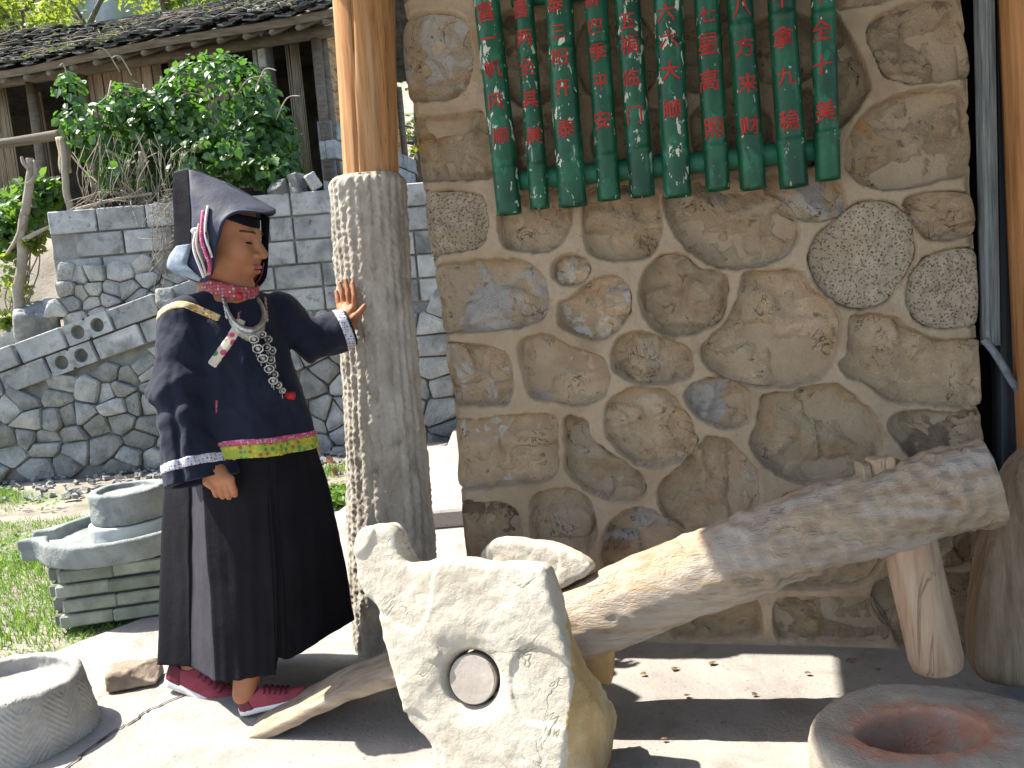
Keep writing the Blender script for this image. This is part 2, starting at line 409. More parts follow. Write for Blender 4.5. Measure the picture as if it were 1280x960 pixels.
# kind: t tan, w pale blue-grey face, o orange stain, p pitted, d dark brown
STONES = [
 ('p', [(530,243),(545,240),(575,240),(598,243),(607,256),(609,275),(607,297),(598,308),(575,314),(552,318),(538,318)]),
 ('w', [(542,335),(580,328),(625,324),(655,328),(675,343),(684,362),(685,385),(675,400),(655,408),(620,413),(580,415),(553,415),(548,380)]),
 ('w', [(692,330),(703,321),(720,319),(733,327),(736,340),(730,352),(712,357),(698,352),(689,342)]),
 ('t', [(626,262),(627,300),(637,311),(660,314),(685,314),(700,305),(711,285),(714,262),(705,235),(660,235)]),
 ('t', [(729,262),(731,300),(742,318),(765,325),(790,325),(812,320),(825,300),(826,270),(815,235),(760,232),(733,238)]),
 ('w', [(697,398),(700,380),(715,370),(740,352),(758,346),(775,350),(786,365),(788,385),(780,402),(765,418),(745,424),(720,418),(703,408)]),
 ('t', [(800,365),(803,345),(815,328),(835,318),(855,320),(875,336),(900,340),(910,350),(908,380),(900,400),(880,412),(855,420),(830,417),(812,405),(801,385)]),
 ('w', [(832,248),(836,275),(850,300),(870,320),(895,332),(925,335),(960,330),(985,318),(998,290),(992,262),(965,245),(930,232),(880,228),(845,232)]),
 ('w', [(957,240),(970,258),(990,270),(1020,276),(1040,272),(1055,262),(1055,245),(1040,225),(1000,215),(960,222)]),
 ('o', [(932,342),(960,340),(985,338),(1003,342),(1010,360),(1035,375),(1050,400),(1045,440),(1030,470),(1000,480),(960,483),(925,478),(900,470),(883,455),(877,440),(885,425),(905,405),(918,385),(925,360)]),
 ('p', [(1012,315),(1020,295),(1045,275),(1070,255),(1095,250),(1120,256),(1140,275),(1145,310),(1140,330),(1125,355),(1110,375),(1085,385),(1055,382),(1030,365),(1015,340)]),
 ('d', [(1131,252),(1150,243),(1175,240),(1207,242),(1217,255),(1220,285),(1207,295),(1175,300),(1155,295),(1142,275)]),
 ('p', [(1133,375),(1137,350),(1150,330),(1175,315),(1217,312),(1223,340),(1223,400),(1205,408),(1175,410),(1150,402),(1138,388)]),
 ('t', [(1066,397),(1095,394),(1120,398),(1145,415),(1180,425),(1224,425),(1227,440),(1230,480),(1228,508),(1190,508),(1160,505),(1115,500),(1085,480),(1058,470),(1050,455),(1060,440)]),
 ('w', [(556,433),(590,431),(620,436),(635,450),(640,480),(638,500),(625,507),(590,506),(570,503),(562,480)]),
 ('w', [(650,428),(665,420),(690,421),(710,435),(735,440),(752,448),(760,465),(758,490),(745,502),(720,508),(695,502),(670,498),(658,485),(650,450)]),
 ('w', [(569,528),(600,526),(640,520),(680,518),(693,525),(696,550),(695,585),(685,600),(655,605),(620,608),(573,611),(570,570)]),
 ('t', [(706,525),(722,522),(735,530),(740,550),(760,565),(785,580),(802,595),(806,615),(795,625),(765,626),(745,618),(725,605),(710,590),(707,560)]),
 ('t', [(757,515),(765,498),(785,487),(810,486),(835,492),(850,510),(865,530),(872,550),(862,570),(840,580),(815,584),(790,575),(770,558),(758,540)]),
 ('d', [(575,632),(600,630),(630,631),(645,640),(650,660),(652,690),(640,720),(600,740),(584,740),(580,690)]),
 ('t', [(665,625),(685,615),(715,613),(735,625),(742,645),(745,670),(735,690),(728,720),(700,730),(675,710),(665,670)]),
 ('w', [(752,700),(755,670),(768,650),(790,637),(815,640),(840,655),(860,675),(850,705),(810,720),(765,722)]),
 ('t', [(765,445),(772,425),(795,415),(820,420),(850,430),(864,445),(866,465),(855,475),(830,480),(800,480),(778,472),(767,460)]),
 ('w', [(857,495),(865,482),(885,475),(910,476),(930,485),(938,500),(935,525),(915,535),(890,530),(868,518)]),
 ('t', [(883,546),(905,550),(925,565),(945,590),(950,615),(945,640),(920,665),(880,680),(850,665),(830,640),(822,615),(830,600),(855,580),(873,560)]),
 ('o', [(955,495),(985,491),(1010,485),(1045,481),(1065,495),(1090,515),(1105,545),(1100,575),(1070,600),(1040,603),(1010,604),(985,598),(960,585),(940,560),(938,550),(946,532),(950,510)]),
 ('d', [(1112,535),(1120,520),(1140,514),(1180,516),(1224,515),(1230,535),(1231,560),(1200,590),(1160,590),(1140,570),(1125,555)]),
 ('t', [(980,622),(1000,614),(1030,616),(1050,622),(1060,640),(1040,660),(1000,665),(975,650)]),
 ('o', [(968,760),(978,749),(1010,748),(1065,748),(1090,752),(1108,775),(1114,798),(1100,806),(1050,805),(1000,801),(972,798)]),
 ('d', [(1092,740),(1105,725),(1150,720),(1200,718),(1222,722),(1228,800),(1200,822),(1135,812),(1114,790),(1097,765)]),
 ('t', [(1150,670),(1165,655),(1200,650),(1231,655),(1231,700),(1215,708),(1170,706)]),
 ('t', [(900,725),(930,705),(1010,690),(1060,690),(1100,695),(1095,715),(1075,730),(1030,735),(960,736),(915,738)]),
 ('t', [(838,770),(850,758),(880,750),(930,745),(950,760),(952,780),(948,794),(900,799),(850,798),(838,790)]),
 ('t', [(745,745),(790,735),(824,750),(828,775),(826,793),(780,795),(745,792)]),
 ('t', [(655,745),(700,740),(732,748),(735,785),(700,792),(660,790)]),
 ('w', [(507,22),(530,16),(560,17),(580,25),(586,45),(590,80),(585,105),(570,120),(540,124),(511,123),(505,100),(501,70),(500,40)]),
 ('o', [(516,148),(560,145),(595,138),(605,145),(612,180),(615,220),(590,223),(560,225),(527,224),(520,185)]),
 ('d', [(630,20),(680,15),(702,60),(692,120),(645,128),(622,80)]),
 ('t', [(640,152),(690,142),(722,160),(717,205),(660,218),(640,190)]),
 ('t', [(732,30),(790,20),(822,60),(810,110),(752,128),(720,80)]),
 ('d', [(745,152),(800,137),(840,150),(847,195),(800,215),(748,205)]),
 ('t', [(850,25),(910,20),(932,60),(916,105),(862,112),(838,70)]),
 ('d', [(870,137),(930,127),(962,150),(956,195),(900,208),(866,180)]),
 ('t', [(948,30),(1000,20),(1030,50),(1016,95),(960,102),(942,70)]),
 ('t', [(985,122),(1012,115),(1026,150),(1030,195),(1000,205),(980,170)]),
 ('d', [(1045,20),(1060,40),(1075,75),(1087,105),(1080,125),(1060,150),(1040,160),(1030,120),(1032,60)]),
 ('d', [(1085,35),(1100,20),(1140,2),(1187,0),(1204,30),(1214,65),(1214,90),(1190,98),(1140,103),(1110,95),(1098,75),(1086,52)]),
 ('o', [(1095,132),(1140,114),(1190,110),(1207,120),(1214,150),(1217,190),(1207,218),(1180,225),(1120,235),(1085,232),(1062,215),(1058,190),(1065,165),(1078,145)]),
 ('t', [(1040,8),(1100,2),(1128,-8),(1130,-30),(1100,-40),(1045,-30)]),
 ('t', [(500,-5),(540,-12),(590,-12),(600,-60),(560,-80),(497,-70)]),
]
PATCHC = {'w': ((.52, .50, .48), .50), 'o': ((.50, .32, .15), .42), 't': ((.50, .43, .33), .44), 'd': ((.27, .21, .15), .42), 'p': ((.36, .29, .21), .40)}
def smooth_poly(poly, n):
    p = catmull([(x, y, 0) for x, y in poly], 8, True)[:, :2]
    q = np.vstack([p, p[:1]]); L = np.concatenate([[0], np.cumsum(np.linalg.norm(np.diff(q, axis=0), axis=1))])
    t = np.linspace(0, L[-1], n, endpoint=False)
    return np.stack([np.interp(t, L, q[:, 0]), np.interp(t, L, q[:, 1])], 1)
def build_stone_wall():
    t = empty('stone_wall', W(.25, 0), 'tan stone and mortar house wall behind the wooden beam and green bamboo', 'wall')
    polys = []
    for i, (k, pp) in enumerate(STONES):
        sz = np.array([wsz(*p) for p in pp])
        pl_ = smooth_poly(sz, 80); c_ = pl_.mean(0); v_ = pl_-c_; polys.append((k, c_+v_*(1+.005/np.linalg.norm(v_, axis=1))[:, None]))
    zs = np.concatenate([np.arange(-.06, 2.3, .0065), [2.5, 2.7, 3.0]]); nu = 300; us = np.linspace(0, 1, nu)
    Z, U = np.meshgrid(zs, us, indexing='ij'); S = sl(Z)*(1-U)+sr(Z)*U
    P = np.stack([S, Z, 0*S], -1)
    off = .006*fbm(P*6, 51, 4)+.0045*fbm(P*26, 52, 4)
    d_edge = np.minimum(S-sl(Z), sr(Z)-S); off -= .02*(1-sstep(0, .022, d_edge))
    for k, pl in polys:
        lo = pl.min(0)-.05; hi = pl.max(0)+.05
        mk_ = (S > lo[0]) & (S < hi[0]) & (Z > lo[1]) & (Z < hi[1])
        Q = np.stack([S[mk_], Z[mk_]], 1); Q = Q+.004*np.stack([vnoise(np.c_[Q*40, Q[:, :1]*0], 3), vnoise(np.c_[Q*40, Q[:, :1]*0], 4)], 1)
        d = polyd(Q, pl)
        off[mk_] += np.where(d < 0, -.055*sstep(0, .008, -d), .003*np.exp(-np.maximum(d, 0)/.010))
    V = WA+S[..., None]*WD+off[..., None]*WN+Z[..., None]*np.array([0, 0, 1.])
    F = [q for q in grid_faces(len(zs), nu)]
    V = V.reshape(-1, 3).tolist(); n = len(zs)
    # returns round the ends and the back
    for side in (0, nu-1):
        base = len(V)
        for i in range(n):
            s = sl(zs[i]) if side == 0 else sr(zs[i]); V.append(list(W(s, zs[i], -.42)))
        for i in range(n-1):
            a, b = i*nu+side, (i+1)*nu+side
            F.append([a, b, base+i+1, base+i] if side == 0 else [a, base+i, base+i+1, b])
    F = [list(map(int, q)) for q in F]
    mk('mortar', V, F, m_mortar, t)
    mb = MB(); c = (W(-.55, 0, -.43)+W(1.08, 0, -.43))/2; mb.box(c+np.array([0, 0, 1.5]), (1.62, .03, 3.1), rotz(math.atan2(WD[1], WD[0]))); mb.build('back_render', m_mortar, t)
    rs = np.random.RandomState(11)
    fr = np.array([1, .985, .965, .93, .88, .82, .75, .67, .59, .51, .43, .34, .25, .16, .08])
    for i, (k, pl) in enumerate(polys):
        c = pl.mean(0); m = len(pl); V = []; size = np.sqrt(np.ptp(pl[:, 0])*np.ptp(pl[:, 1]))
        for f in fr: V.append(c+(pl-c)*f)
        V = np.array(V).reshape(-1, 2); V = np.vstack([V, c[None]])
        fall = np.concatenate([np.repeat(fr, m), [0]])
        base = np.interp(fall, [0, .5, .8, .93, .972, 1.0], [-.002, -.002, -.002, -.004, -.012, -.055])
        P3 = np.c_[V, np.zeros(len(V))]
        fac = np.full(len(V), 9.)
        for q in range(9):
            a = rs.rand()*2*math.pi; sp = rs.uniform(.12, .5); pc = c+(rs.rand(2)-.5)*size*.8
            fac = np.minimum(fac, (V-pc) @ np.array([math.cos(a), math.sin(a)])*sp+rs.uniform(.0, .012))
        amp = {'t': 1.6, 'w': 1.8, 'o': 1.9, 'd': 1.7, 'p': .6}[k]*sstep(1.0, .93, fall)
        h = base+amp*(np.clip(fac, -.026, .008)+.010*fbm(P3*9+i, 60+i, 4)+.006*(.35-np.abs(fbm(P3*20+i, 75+i, 3)))+.005*fbm(P3*45, 90+i, 3))
        ledge = vnoise(P3*[7, 12, 1]+i*3.1, 40+i); h += amp*.008*sstep(.12, .16, ledge)-.003*amp; led2 = vnoise(P3*[16, 9, 1]+i*5.7, 43+i); h -= amp*.006*sstep(.3, .35, led2)
        h = np.minimum(h, .012)
        X = WA+V[:, :1]*WD+h[:, None]*WN+V[:, 1:2]*np.array([0, 0, 1.])
        F = []
        for r in range(len(fr)-1):
            for j in range(m): F.append([r*m+j, r*m+(j+1) % m, (r+1)*m+(j+1) % m, (r+1)*m+j])
        lr = (len(fr)-1)*m
        for j in range(m): F.append([lr+j, lr+(j+1) % m, len(V)-1])
        if (np.cross(np.r_[pl[1]-pl[0], 0], np.r_[c-pl[0], 0])[2]) < 0: F = [q[::-1] for q in F]
        o = mk('stone', X, F, m_pitted if k == 'p' else m_stone, t, True, X[-1])
        col, a = PATCHC[k]; j = rs.uniform(.85, 1.12); o.color = (min(col[0]*j, 1), min(col[1]*j, 1), min(col[2]*j, 1), a+rs.uniform(-.06, .06))
build_stone_wall()

# doorway beyond the wall's right end
RW = rotz(math.atan2(WD[1], WD[0]))
def rough_post(name, label, p0, p1, w, d, m, cat, seed, grooves=0):
    """squared timber between two points, faces slightly uneven along the grain"""
    p0 = np.array(p0, float); p1 = np.array(p1, float); L = np.linalg.norm(p1-p0); u, v, ax = RW[:, 0], RW[:, 1], (p1-p0)/L
    prof = []
    for (a, b, n) in (((-1, -1), (1, -1), 10), ((1, -1), (1, 1), 6), ((1, 1), (-1, 1), 8), ((-1, 1), (-1, -1), 6)):
        for k in range(n): t = k/n; prof.append((a[0]+(b[0]-a[0])*t, a[1]+(b[1]-a[1])*t))
    prof = np.array(prof); r = np.linalg.norm(prof, axis=1); prof = prof*np.minimum(1, 1.28/r)[:, None]
    nz = 50; V = []
    for i in range(nz):
        z = i/(nz-1)*L
        for k, (a, b) in enumerate(prof):
            g = 1+.04*vnoise(np.array([[k*.9, z*1.5, seed]]), seed)[0]-(grooves*(.5+.5*math.sin(k*2.4)) if b < -.9 else 0)
            V.append(p0+ax*z+u*a*w/2*g+v*b*d/2*g)
    n = len(prof); F = [q for q in grid_faces(nz, n)]
    F = [[i*n+k, i*n+(k+1) % n, (i+1)*n+(k+1) % n, (i+1)*n+k] for i in range(nz-1) for k in range(n)]
    F.append(list(range(n))[::-1]); F.append([(nz-1)*n+k for k in range(n)])
    return mk(name, V, F, m, None, True, p0)
m_greywood = mat('grey_weathered_wood', [(.3, (.10, .115, .12)), (.5, (.20, .22, .22)), (.7, (.32, .33, .32))], 8, 10, .85, [(14, .8, .012)], stretch=(14, 14, .7))
m_postwood = mat('orange_post_wood', [(.3, (.24, .10, .035)), (.5, (.40, .18, .065)), (.7, (.50, .25, .10))], 5, 10, .6, [(10, .4, .006)], stretch=(10, 10, .6), stains=[((.12, .05, .02, 1), 7, .6, .72, .6)])
s0, z0 = wsz(1227, 60); s1, _ = wsz(1235, 425)
o = rough_post('grey_door_jamb', '', W(1.124, .93, -.015), W(1.114, 3.0, -.015), .038, .07, m_greywood, '', 3, .1)
tag(o, 'narrow grey weathered timber strip hanging at the wall\'s dark doorway end', 'timber')
o = rough_post('dark_gap_strip', '', W(1.176, 0, -.07), W(1.176, 3.0, -.07), .05, .09, flat('blue_black_strip', (.018, .024, .032), .55), '', 4)  # near-black upright filling the gap between jamb and post
tag(o, 'dark blue-black strip in the gap between the grey and brown timbers', 'door frame')
_e0, _e1 = wsz(1279, 430, .08), wsz(1261, 0, .08); _k = (_e1[0]-_e0[0])/(_e1[1]-_e0[1])
o = rough_post('door_post', '', W(_e0[0]+.07-_k*_e0[1], 0, .04), W(_e0[0]+.07+_k*(3-_e0[1]), 3.0, .04), .14, .14, m_postwood, '', 5)
tag(o, 'orange brown wooden post at the photo edge beside the dark doorway', 'post')
mb = MB(); mb.tube(catmull([W(1.10, .95, .012), W(1.13, .90, .02), W(1.165, .83, .02), W(1.20, .77, .0), W(1.23, .66, -.04)], 6), .011, 8)
tag(mb.build('grey_strap', mat('strap_cloth', [(.3, (.10, .12, .13)), (.7, (.26, .28, .30))], 40, 4, .9), None, True, W(1.13, .9)), 'grey strap hanging slantwise from the grey timber in the dark doorway', 'strap')
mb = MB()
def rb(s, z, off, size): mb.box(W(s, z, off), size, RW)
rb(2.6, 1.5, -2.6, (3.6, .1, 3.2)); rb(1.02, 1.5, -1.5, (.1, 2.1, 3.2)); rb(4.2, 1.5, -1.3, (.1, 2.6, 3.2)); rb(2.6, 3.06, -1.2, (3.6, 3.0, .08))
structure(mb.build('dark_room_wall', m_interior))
mb = MB(); mb.box(W(2.9, 1.5, -.2), (2.6, .3, 3.1), RW); structure(mb.build('door_side_wall', m_mortar))

# porch roof that shades the right half (out of the frame, the eave line decides where the sunlit patch ends)
m_roofwood = mat('roof_wood', [(.3, (.07, .05, .035)), (.7, (.16, .12, .08))], 4, 6, .9, stretch=(1, 8, 1))
def porch_roof():
    Hh = 3.02; g = gnd(1045, 835)[:2]; e0 = g+SUN_DIR[:2]/SUN_DIR[2]*Hh
    d = np.array([.33, .944]); nrm = np.array([.944, -.33])
    a = e0-d*4.4; b = e0+d*4.5
    t = empty('porch_roof', (e0[0]+2, e0[1]-1, Hh), 'dark boarded porch roof over the stone wall and hammer', 'roof')
    V = [];
    for z in (Hh, Hh+.10):
        for p, q in ((a, 0), (b, 0), (b, 6.5), (a, 6.5)): V.append([*(p+nrm*q), z+.1*q])
    mk('roof_boards', V, [[0, 1, 2, 3], [7, 6, 5, 4], [0, 4, 5, 1], [1, 5, 6, 2], [2, 6, 7, 3], [3, 7, 4, 0]], m_roofwood, t, False)
    for k in range(9):
        p = a+d*(.4+k*1.0); mb = MB(); P = [[*(p+nrm*.05), Hh-.045], [*(p+nrm*6.4), Hh+.59]]
        mb.tube(P, .04, 8); mb.build('rafter', m_roofwood, t, True)
porch_roof()
# ================================================================== PORCH PILLAR: chiselled stone shaft carrying a peeled timber post
m_pillar = mat('chiselled_stone', [(.3, (.24, .205, .165)), (.5, (.38, .34, .285)), (.7, (.50, .46, .40))], 12, 12, .95, [(70, .7, .012), (240, .5, .004)], stretch=(1, 1, .5),
               stains=[((.22, .15, .085, 1), 3.5, .52, .72, .55), ((.10, .08, .06, 1), 26, .6, .75, .6)])
m_peeled = mat('peeled_timber', [(.3, (.25, .105, .035)), (.5, (.39, .185, .07)), (.7, (.49, .27, .115))], 4, 10, .75, [(9, .35, .005)], stretch=(12, 12, .6), cracks=.6, crack_scale=.8,
               stains=[((.16, .055, .02, 1), 6, .60, .70, .7), ((.58, .42, .26, 1), 2.5, .5, .7, .55)])
def pillar():
    base = gnd(497, 806); Yc = 2.735
    t = empty('porch_pillar', (base[0], Yc, 0), 'chiselled grey stone pillar topped by an orange peeled timber post beside the person', 'pillar')
    edges = [(812, 443, 553), (695, 436, 545), (600, 434, 537), (480, 430, 524), (350, 422, 513), (290, 416, 510), (235, 413, 507), (221, 414, 506)]
    zs, cx, rr = [], [], []
    for y, a, b in edges:
        p = at((a+b)/2, y, Yc); zs.append(p[2]); cx.append(p[0]); rr.append(np.linalg.norm(at(b, y, Yc)-at(a, y, Yc))/2*.985)
    zs[0] = -.03; o = np.argsort(zs); zs, cx, rr = np.array(zs)[o], np.array(cx)[o], np.array(rr)[o]
    nz, nt = 420, 300; Z = np.linspace(-.03, zs[-1], nz); th = np.linspace(0, 2*math.pi, nt, endpoint=False)
    ZZ, TT = np.meshgrid(Z, th, indexing='ij')
    C = np.interp(ZZ, zs, cx); Rr = np.interp(ZZ, zs, rr)
    sq = 1/np.maximum(np.abs(np.cos(TT-.3))**4+np.abs(np.sin(TT-.3))**4, 1e-6)**.25; Rr = Rr*(.96+.04*sq)/.985   # slightly squared
    P = np.stack([np.cos(TT), np.sin(TT), ZZ], -1)
    wob = .35*fbm(np.stack([np.cos(TT)*2, np.sin(TT)*2, ZZ*2.2], -1), 71, 3)
    groove = np.sin((TT+wob*.22)*25)
    dR = .0042*np.sign(groove)*np.abs(groove)**.7*(.55+.45*fbm(np.stack([TT*3, ZZ*9, 0*TT], -1), 72, 2))
    dR += .0045*fbm(np.stack([np.cos(TT)*5, np.sin(TT)*5, ZZ*26], -1), 73, 3)+.007*fbm(np.stack([np.cos(TT)*1.6, np.sin(TT)*1.6, ZZ*6], -1), 74, 3)
    dR += .0025*vnoise(np.stack([np.cos(TT)*14, np.sin(TT)*14, ZZ*90], -1), 75)
    dR -= .014*(1-sstep(0, .02, zs[-1]-ZZ))
    X = C+(Rr+dR)*np.cos(TT); Y = Yc+(Rr+dR)*np.sin(TT)
    V = np.stack([X, Y, ZZ], -1).reshape(-1, 3)
    F = [[i*nt+k, i*nt+(k+1) % nt, (i+1)*nt+(k+1) % nt, (i+1)*nt+k] for i in range(nz-1) for k in range(nt)]
    cV = np.array([[cx[-1], Yc, zs[-1]+.002]]); V = np.vstack([V, cV]); tI = (nz-1)*nt
    F += [[tI+k, tI+(k+1) % nt, len(V)-1] for k in range(nt)]
    mk('stone_shaft', V, F, m_pillar, t)
    # timber post
    a0 = at(464, 222, Yc); a1 = at(455, 0, Yc); dz = (3.2-a0[2])/(a1[2]-a0[2]); top = a0+(a1-a0)*dz
    r = np.linalg.norm(at(499, 222, Yc)-at(430, 222, Yc))/2
    nz, nt = 120, 96; V = []
    for i in range(nz):
        u = i/(nz-1); z = zs[-1]-.01+(3.2-zs[-1])*u; c = a0+(top-a0)*u
        rad = r*(1+.12*np.interp(z, [a0[2], a1[2], 3.2], [0, 1, 1.2]))
        for k in range(nt):
            a = 2*math.pi*k/nt
            n = .004*vnoise(np.array([[math.cos(a)*2, math.sin(a)*2, z*1.5]]), 81)[0]+.002*vnoise(np.array([[a*6, z*.8, 0]]), 82)[0]
            ck = math.exp(-((a-4.45-.06*math.sin(z*3))/.022)**2)*.016
            V.append([c[0]+(rad+n-ck)*math.cos(a), Yc+(rad+n-ck)*math.sin(a), z])
    F = [[i*nt+k, i*nt+(k+1) % nt, (i+1)*nt+(k+1) % nt, (i+1)*nt+k] for i in range(nz-1) for k in range(nt)]
    F.append([k for k in range(nt)][::-1]); F.append([(nz-1)*nt+k for k in range(nt)])
    mk('timber_post', V, F, m_peeled, t)
pillar()

# ================================================================== GREEN BAMBOO SIGN
m_bamboo = mat('green_paint', [(.3, (.003, .036, .017)), (.5, (.007, .070, .030)), (.7, (.012, .105, .048))], 7, 6, .42, [(5, .25, .006)], stretch=(1.8, 1.8, .9), spec=.35,
               stains=[((.50, .49, .38, 1), 34, .645, .66, .9), ((.02, .15, .08, 1), 11, .55, .62, .6), ((.004, .03, .016, 1), 4, .5, .7, .6)], rnd=.12)
m_bamboo2 = mat('worn_green_paint', [(.3, (.003, .036, .017)), (.5, (.007, .070, .030)), (.7, (.012, .105, .048))], 7, 6, .42, [(5, .25, .006)], stretch=(1.8, 1.8, .9), spec=.35,
               stains=[((.54, .52, .42, 1), 26, .595, .61, .92), ((.02, .15, .08, 1), 11, .55, .62, .6), ((.004, .03, .016, 1), 4, .5, .7, .5)], rnd=.12)
m_crossbar = mat('crossbar_paint', [(.3, (.012, .10, .06)), (.7, (.03, .19, .12))], 6, 6, .5, [(20, .3, .004)], stains=[((.45, .44, .36, 1), 20, .66, .69, .9)])
m_redpaint = mat('red_lettering', [(.25, (.20, .012, .016)), (.5, (.42, .022, .026)), (.7, (.50, .035, .03))], 30, 5, .85, stains=[((.012, .09, .045, 1), 130, .56, .62, .85)])
def glyph(ch, size):
    c = bpy.data.curves.new('glyph', 'FONT'); c.body = ch; c.size = size; c.offset = size*.010; c.resolution_u = 3
    c.align_x = 'CENTER'; o = bpy.data.objects.new('glyph', c); COL.objects.link(o)
    dg = bpy.context.evaluated_depsgraph_get(); me = bpy.data.meshes.new_from_object(o.evaluated_get(dg))
    bpy.data.objects.remove(o); bpy.data.curves.remove(c)
    if not len(me.vertices): return None
    bm = bmesh.new(); bm.from_mesh(me); bpy.data.meshes.remove(me)
    xs = [v.co.x for v in bm.verts]; ys = [v.co.y for v in bm.verts]
    cx, cy = (min(xs)+max(xs))/2, (min(ys)+max(ys))/2
    for v in bm.verts: v.co.x -= cx; v.co.y -= cy
    for k in range(-5, 6):
        bmesh.ops.bisect_plane(bm, geom=bm.verts[:]+bm.edges[:]+bm.faces[:], plane_co=(k*size*.09, 0, 0), plane_no=(1, 0, 0))
    bm.verts.index_update()
    V = np.array([v.co[:] for v in bm.verts]); F = [[v.index for v in f.verts] for f in bm.faces]; bm.free(); return V, F
POLES = [  # top centre x at y=0, bottom centre (x,y), half width px, worn, [(char, x, y, px height)]
 (607, (637, 268), 16.5, 1, [('喜', 605, 15, 27), ('一', 610, 48, 22), ('帆', 615, 86, 24), ('风', 618, 127, 23), ('顺', 625, 170, 24)]),
 (655, (674, 261), 12.5, 1, [('喜', 650, 10, 26), ('两', 655, 47, 24), ('全', 658, 83, 24), ('其', 662, 123, 25), ('美', 667, 169, 25)]),
 (699, (717, 258), 18, 1, [('泰', 693, 4, 24), ('三', 698, 39, 22), ('阳', 700, 72, 24), ('开', 704, 110, 24), ('泰', 708, 160, 26)]),
 (743, (762, 250), 15, 0, [('喜', 737, -3, 24), ('四', 742, 33, 22), ('季', 746, 65, 25), ('平', 750, 103, 23), ('安', 752, 150, 26)]),
 (784, (802, 246), 16.5, 1, [('五', 784, 26, 24), ('福', 786, 55, 26), ('临', 788, 97, 24), ('门', 792, 143, 25)]),
 (836, (848, 246), 18, 1, [('六', 833, 15, 24), ('六', 837, 48, 24), ('大', 839, 88, 27), ('顺', 841, 136, 26)]),
 (882, (898, 238), 15, 0, [('七', 882, 18, 22), ('星', 884, 55, 30), ('高', 885, 100, 30), ('照', 893, 160, 30)]),
 (924, (940, 237), 15.5, 0, [('八', 927, 10, 24), ('方', 930, 58, 27), ('来', 934, 104, 26), ('财', 936, 157, 26)]),
 (978, (993, 234), 16.5, 0, [('十', 979, -2, 24), ('拿', 980, 46, 28), ('九', 984, 95, 24), ('稳', 988, 150, 27)]),
 (1028, (1036, 225), 14.5, 0, [('十', 1024, -8, 24), ('全', 1026, 37, 27), ('十', 1027, 81, 27), ('美', 1032, 138, 28)]),
]
def bamboo_sign():
    t = empty('bamboo_sign', W(.2, 1.5, .05), 'green painted bamboo poles with red Chinese characters fixed on the stone wall', 'sign')
    rs = np.random.RandomState(3)
    for z, x0, x1 in ((None, 0, 0),):
        for (xa, ya, xb, yb, h) in ((648, 226, 1024, 187, .031), (640, -4, 1045, -46, .031)):
            p = onplane(xa, ya, WA+WN*.03, WN); q = onplane(xb, yb, WA+WN*.03, WN); mb = MB()
            L = q-p; n = 24; pts = [p+L*i/n for i in range(n+1)]
            rr = [h*(1+.10*math.exp(-(((i % 8)-4)/.6)**2)) for i in range(n+1)]
            mb.tube(pts, rr, 14); mb.build('crossbar', m_crossbar, t, True)
    for i, (xt, (xb, yb), hw, worn, chars) in enumerate(POLES):
        off = .075
        a = onplane(xt, 0, WA+WN*off, WN); b = onplane(xb, yb, WA+WN*off, WN); ax = a-b; ax /= np.linalg.norm(ax)
        r = hw*np.linalg.norm(b-EYE)/1075.; L = (2.42-b[2])/ax[2]
        e = np.cross(ax, -WN); e /= np.linalg.norm(e); e = e if e @ WD > 0 else -e; nn = np.cross(e, ax); nn = nn if nn @ WN > 0 else -nn
        nodes = [(.12+.03*rs.rand())+k*(.30+.03*rs.rand()) for k in range(4)]
        nz, nt = 110, 32; V = []
        for k in range(nz):
            u = L*k/(nz-1); rad = r*(1+.03*math.sin(u*4+i))
            for nd in nodes: rad += .0035*math.exp(-((u-nd)/.006)**2)-.002*math.exp(-((u-nd-.014)/.006)**2)
            c = b+ax*u+e*.003*math.sin(u*3+i*2)
            for j in range(nt):
                A = 2*math.pi*j/nt; V.append(c+e*rad*math.cos(A)+nn*rad*math.sin(A))
        F = [[k*nt+j, k*nt+(j+1) % nt, (k+1)*nt+(j+1) % nt, (k+1)*nt+j] for k in range(nz-1) for j in range(nt)]
        # hollow lower end
        base = len(V)
        for dep, f in ((0, .82), (.05, .80)):
            for j in range(nt):
                A = 2*math.pi*j/nt; V.append(b+ax*dep+e*r*f*math.cos(A)+nn*r*f*math.sin(A))
        F += [[base+j, base+(j+1) % nt, (j+1) % nt, j] for j in range(nt)]+[[base+nt+j, base+nt+(j+1) % nt, base+(j+1) % nt, base+j] for j in range(nt)]
        F.append([base+nt+j for j in range(nt)]); F.append([(nz-1)*nt+j for j in range(nt)])
        po = mk('bamboo_pole', V, F, m_bamboo2 if worn else m_bamboo, t, True, b)
        for (ch, x, y, hp) in chars:
            p = onplane(x, y, WA+WN*(off+r), WN); u = float((p-b) @ ax); lat = float((p-b) @ e)
            g = glyph(ch, hp*np.linalg.norm(p-EYE)/1000*.86)
            if g is None: continue
            gv, gf = g; sk = rs.uniform(-.06, .06); out = []
            for x_, y_, _ in gv:
                A = (lat+x_*1.02+sk*y_)/r; c = b+ax*(u+y_)+e*.003*math.sin((u+y_)*3+i*2)
                rr = r*(1+.03*math.sin((u+y_)*4+i))
                for nd in nodes: rr += .0035*math.exp(-(((u+y_)-nd)/.006)**2)
                out.append(c+(e*math.sin(A)+nn*math.cos(A))*(rr+.0016))
            mk('character', out, gf, m_redpaint, po, False)
bamboo_sign()

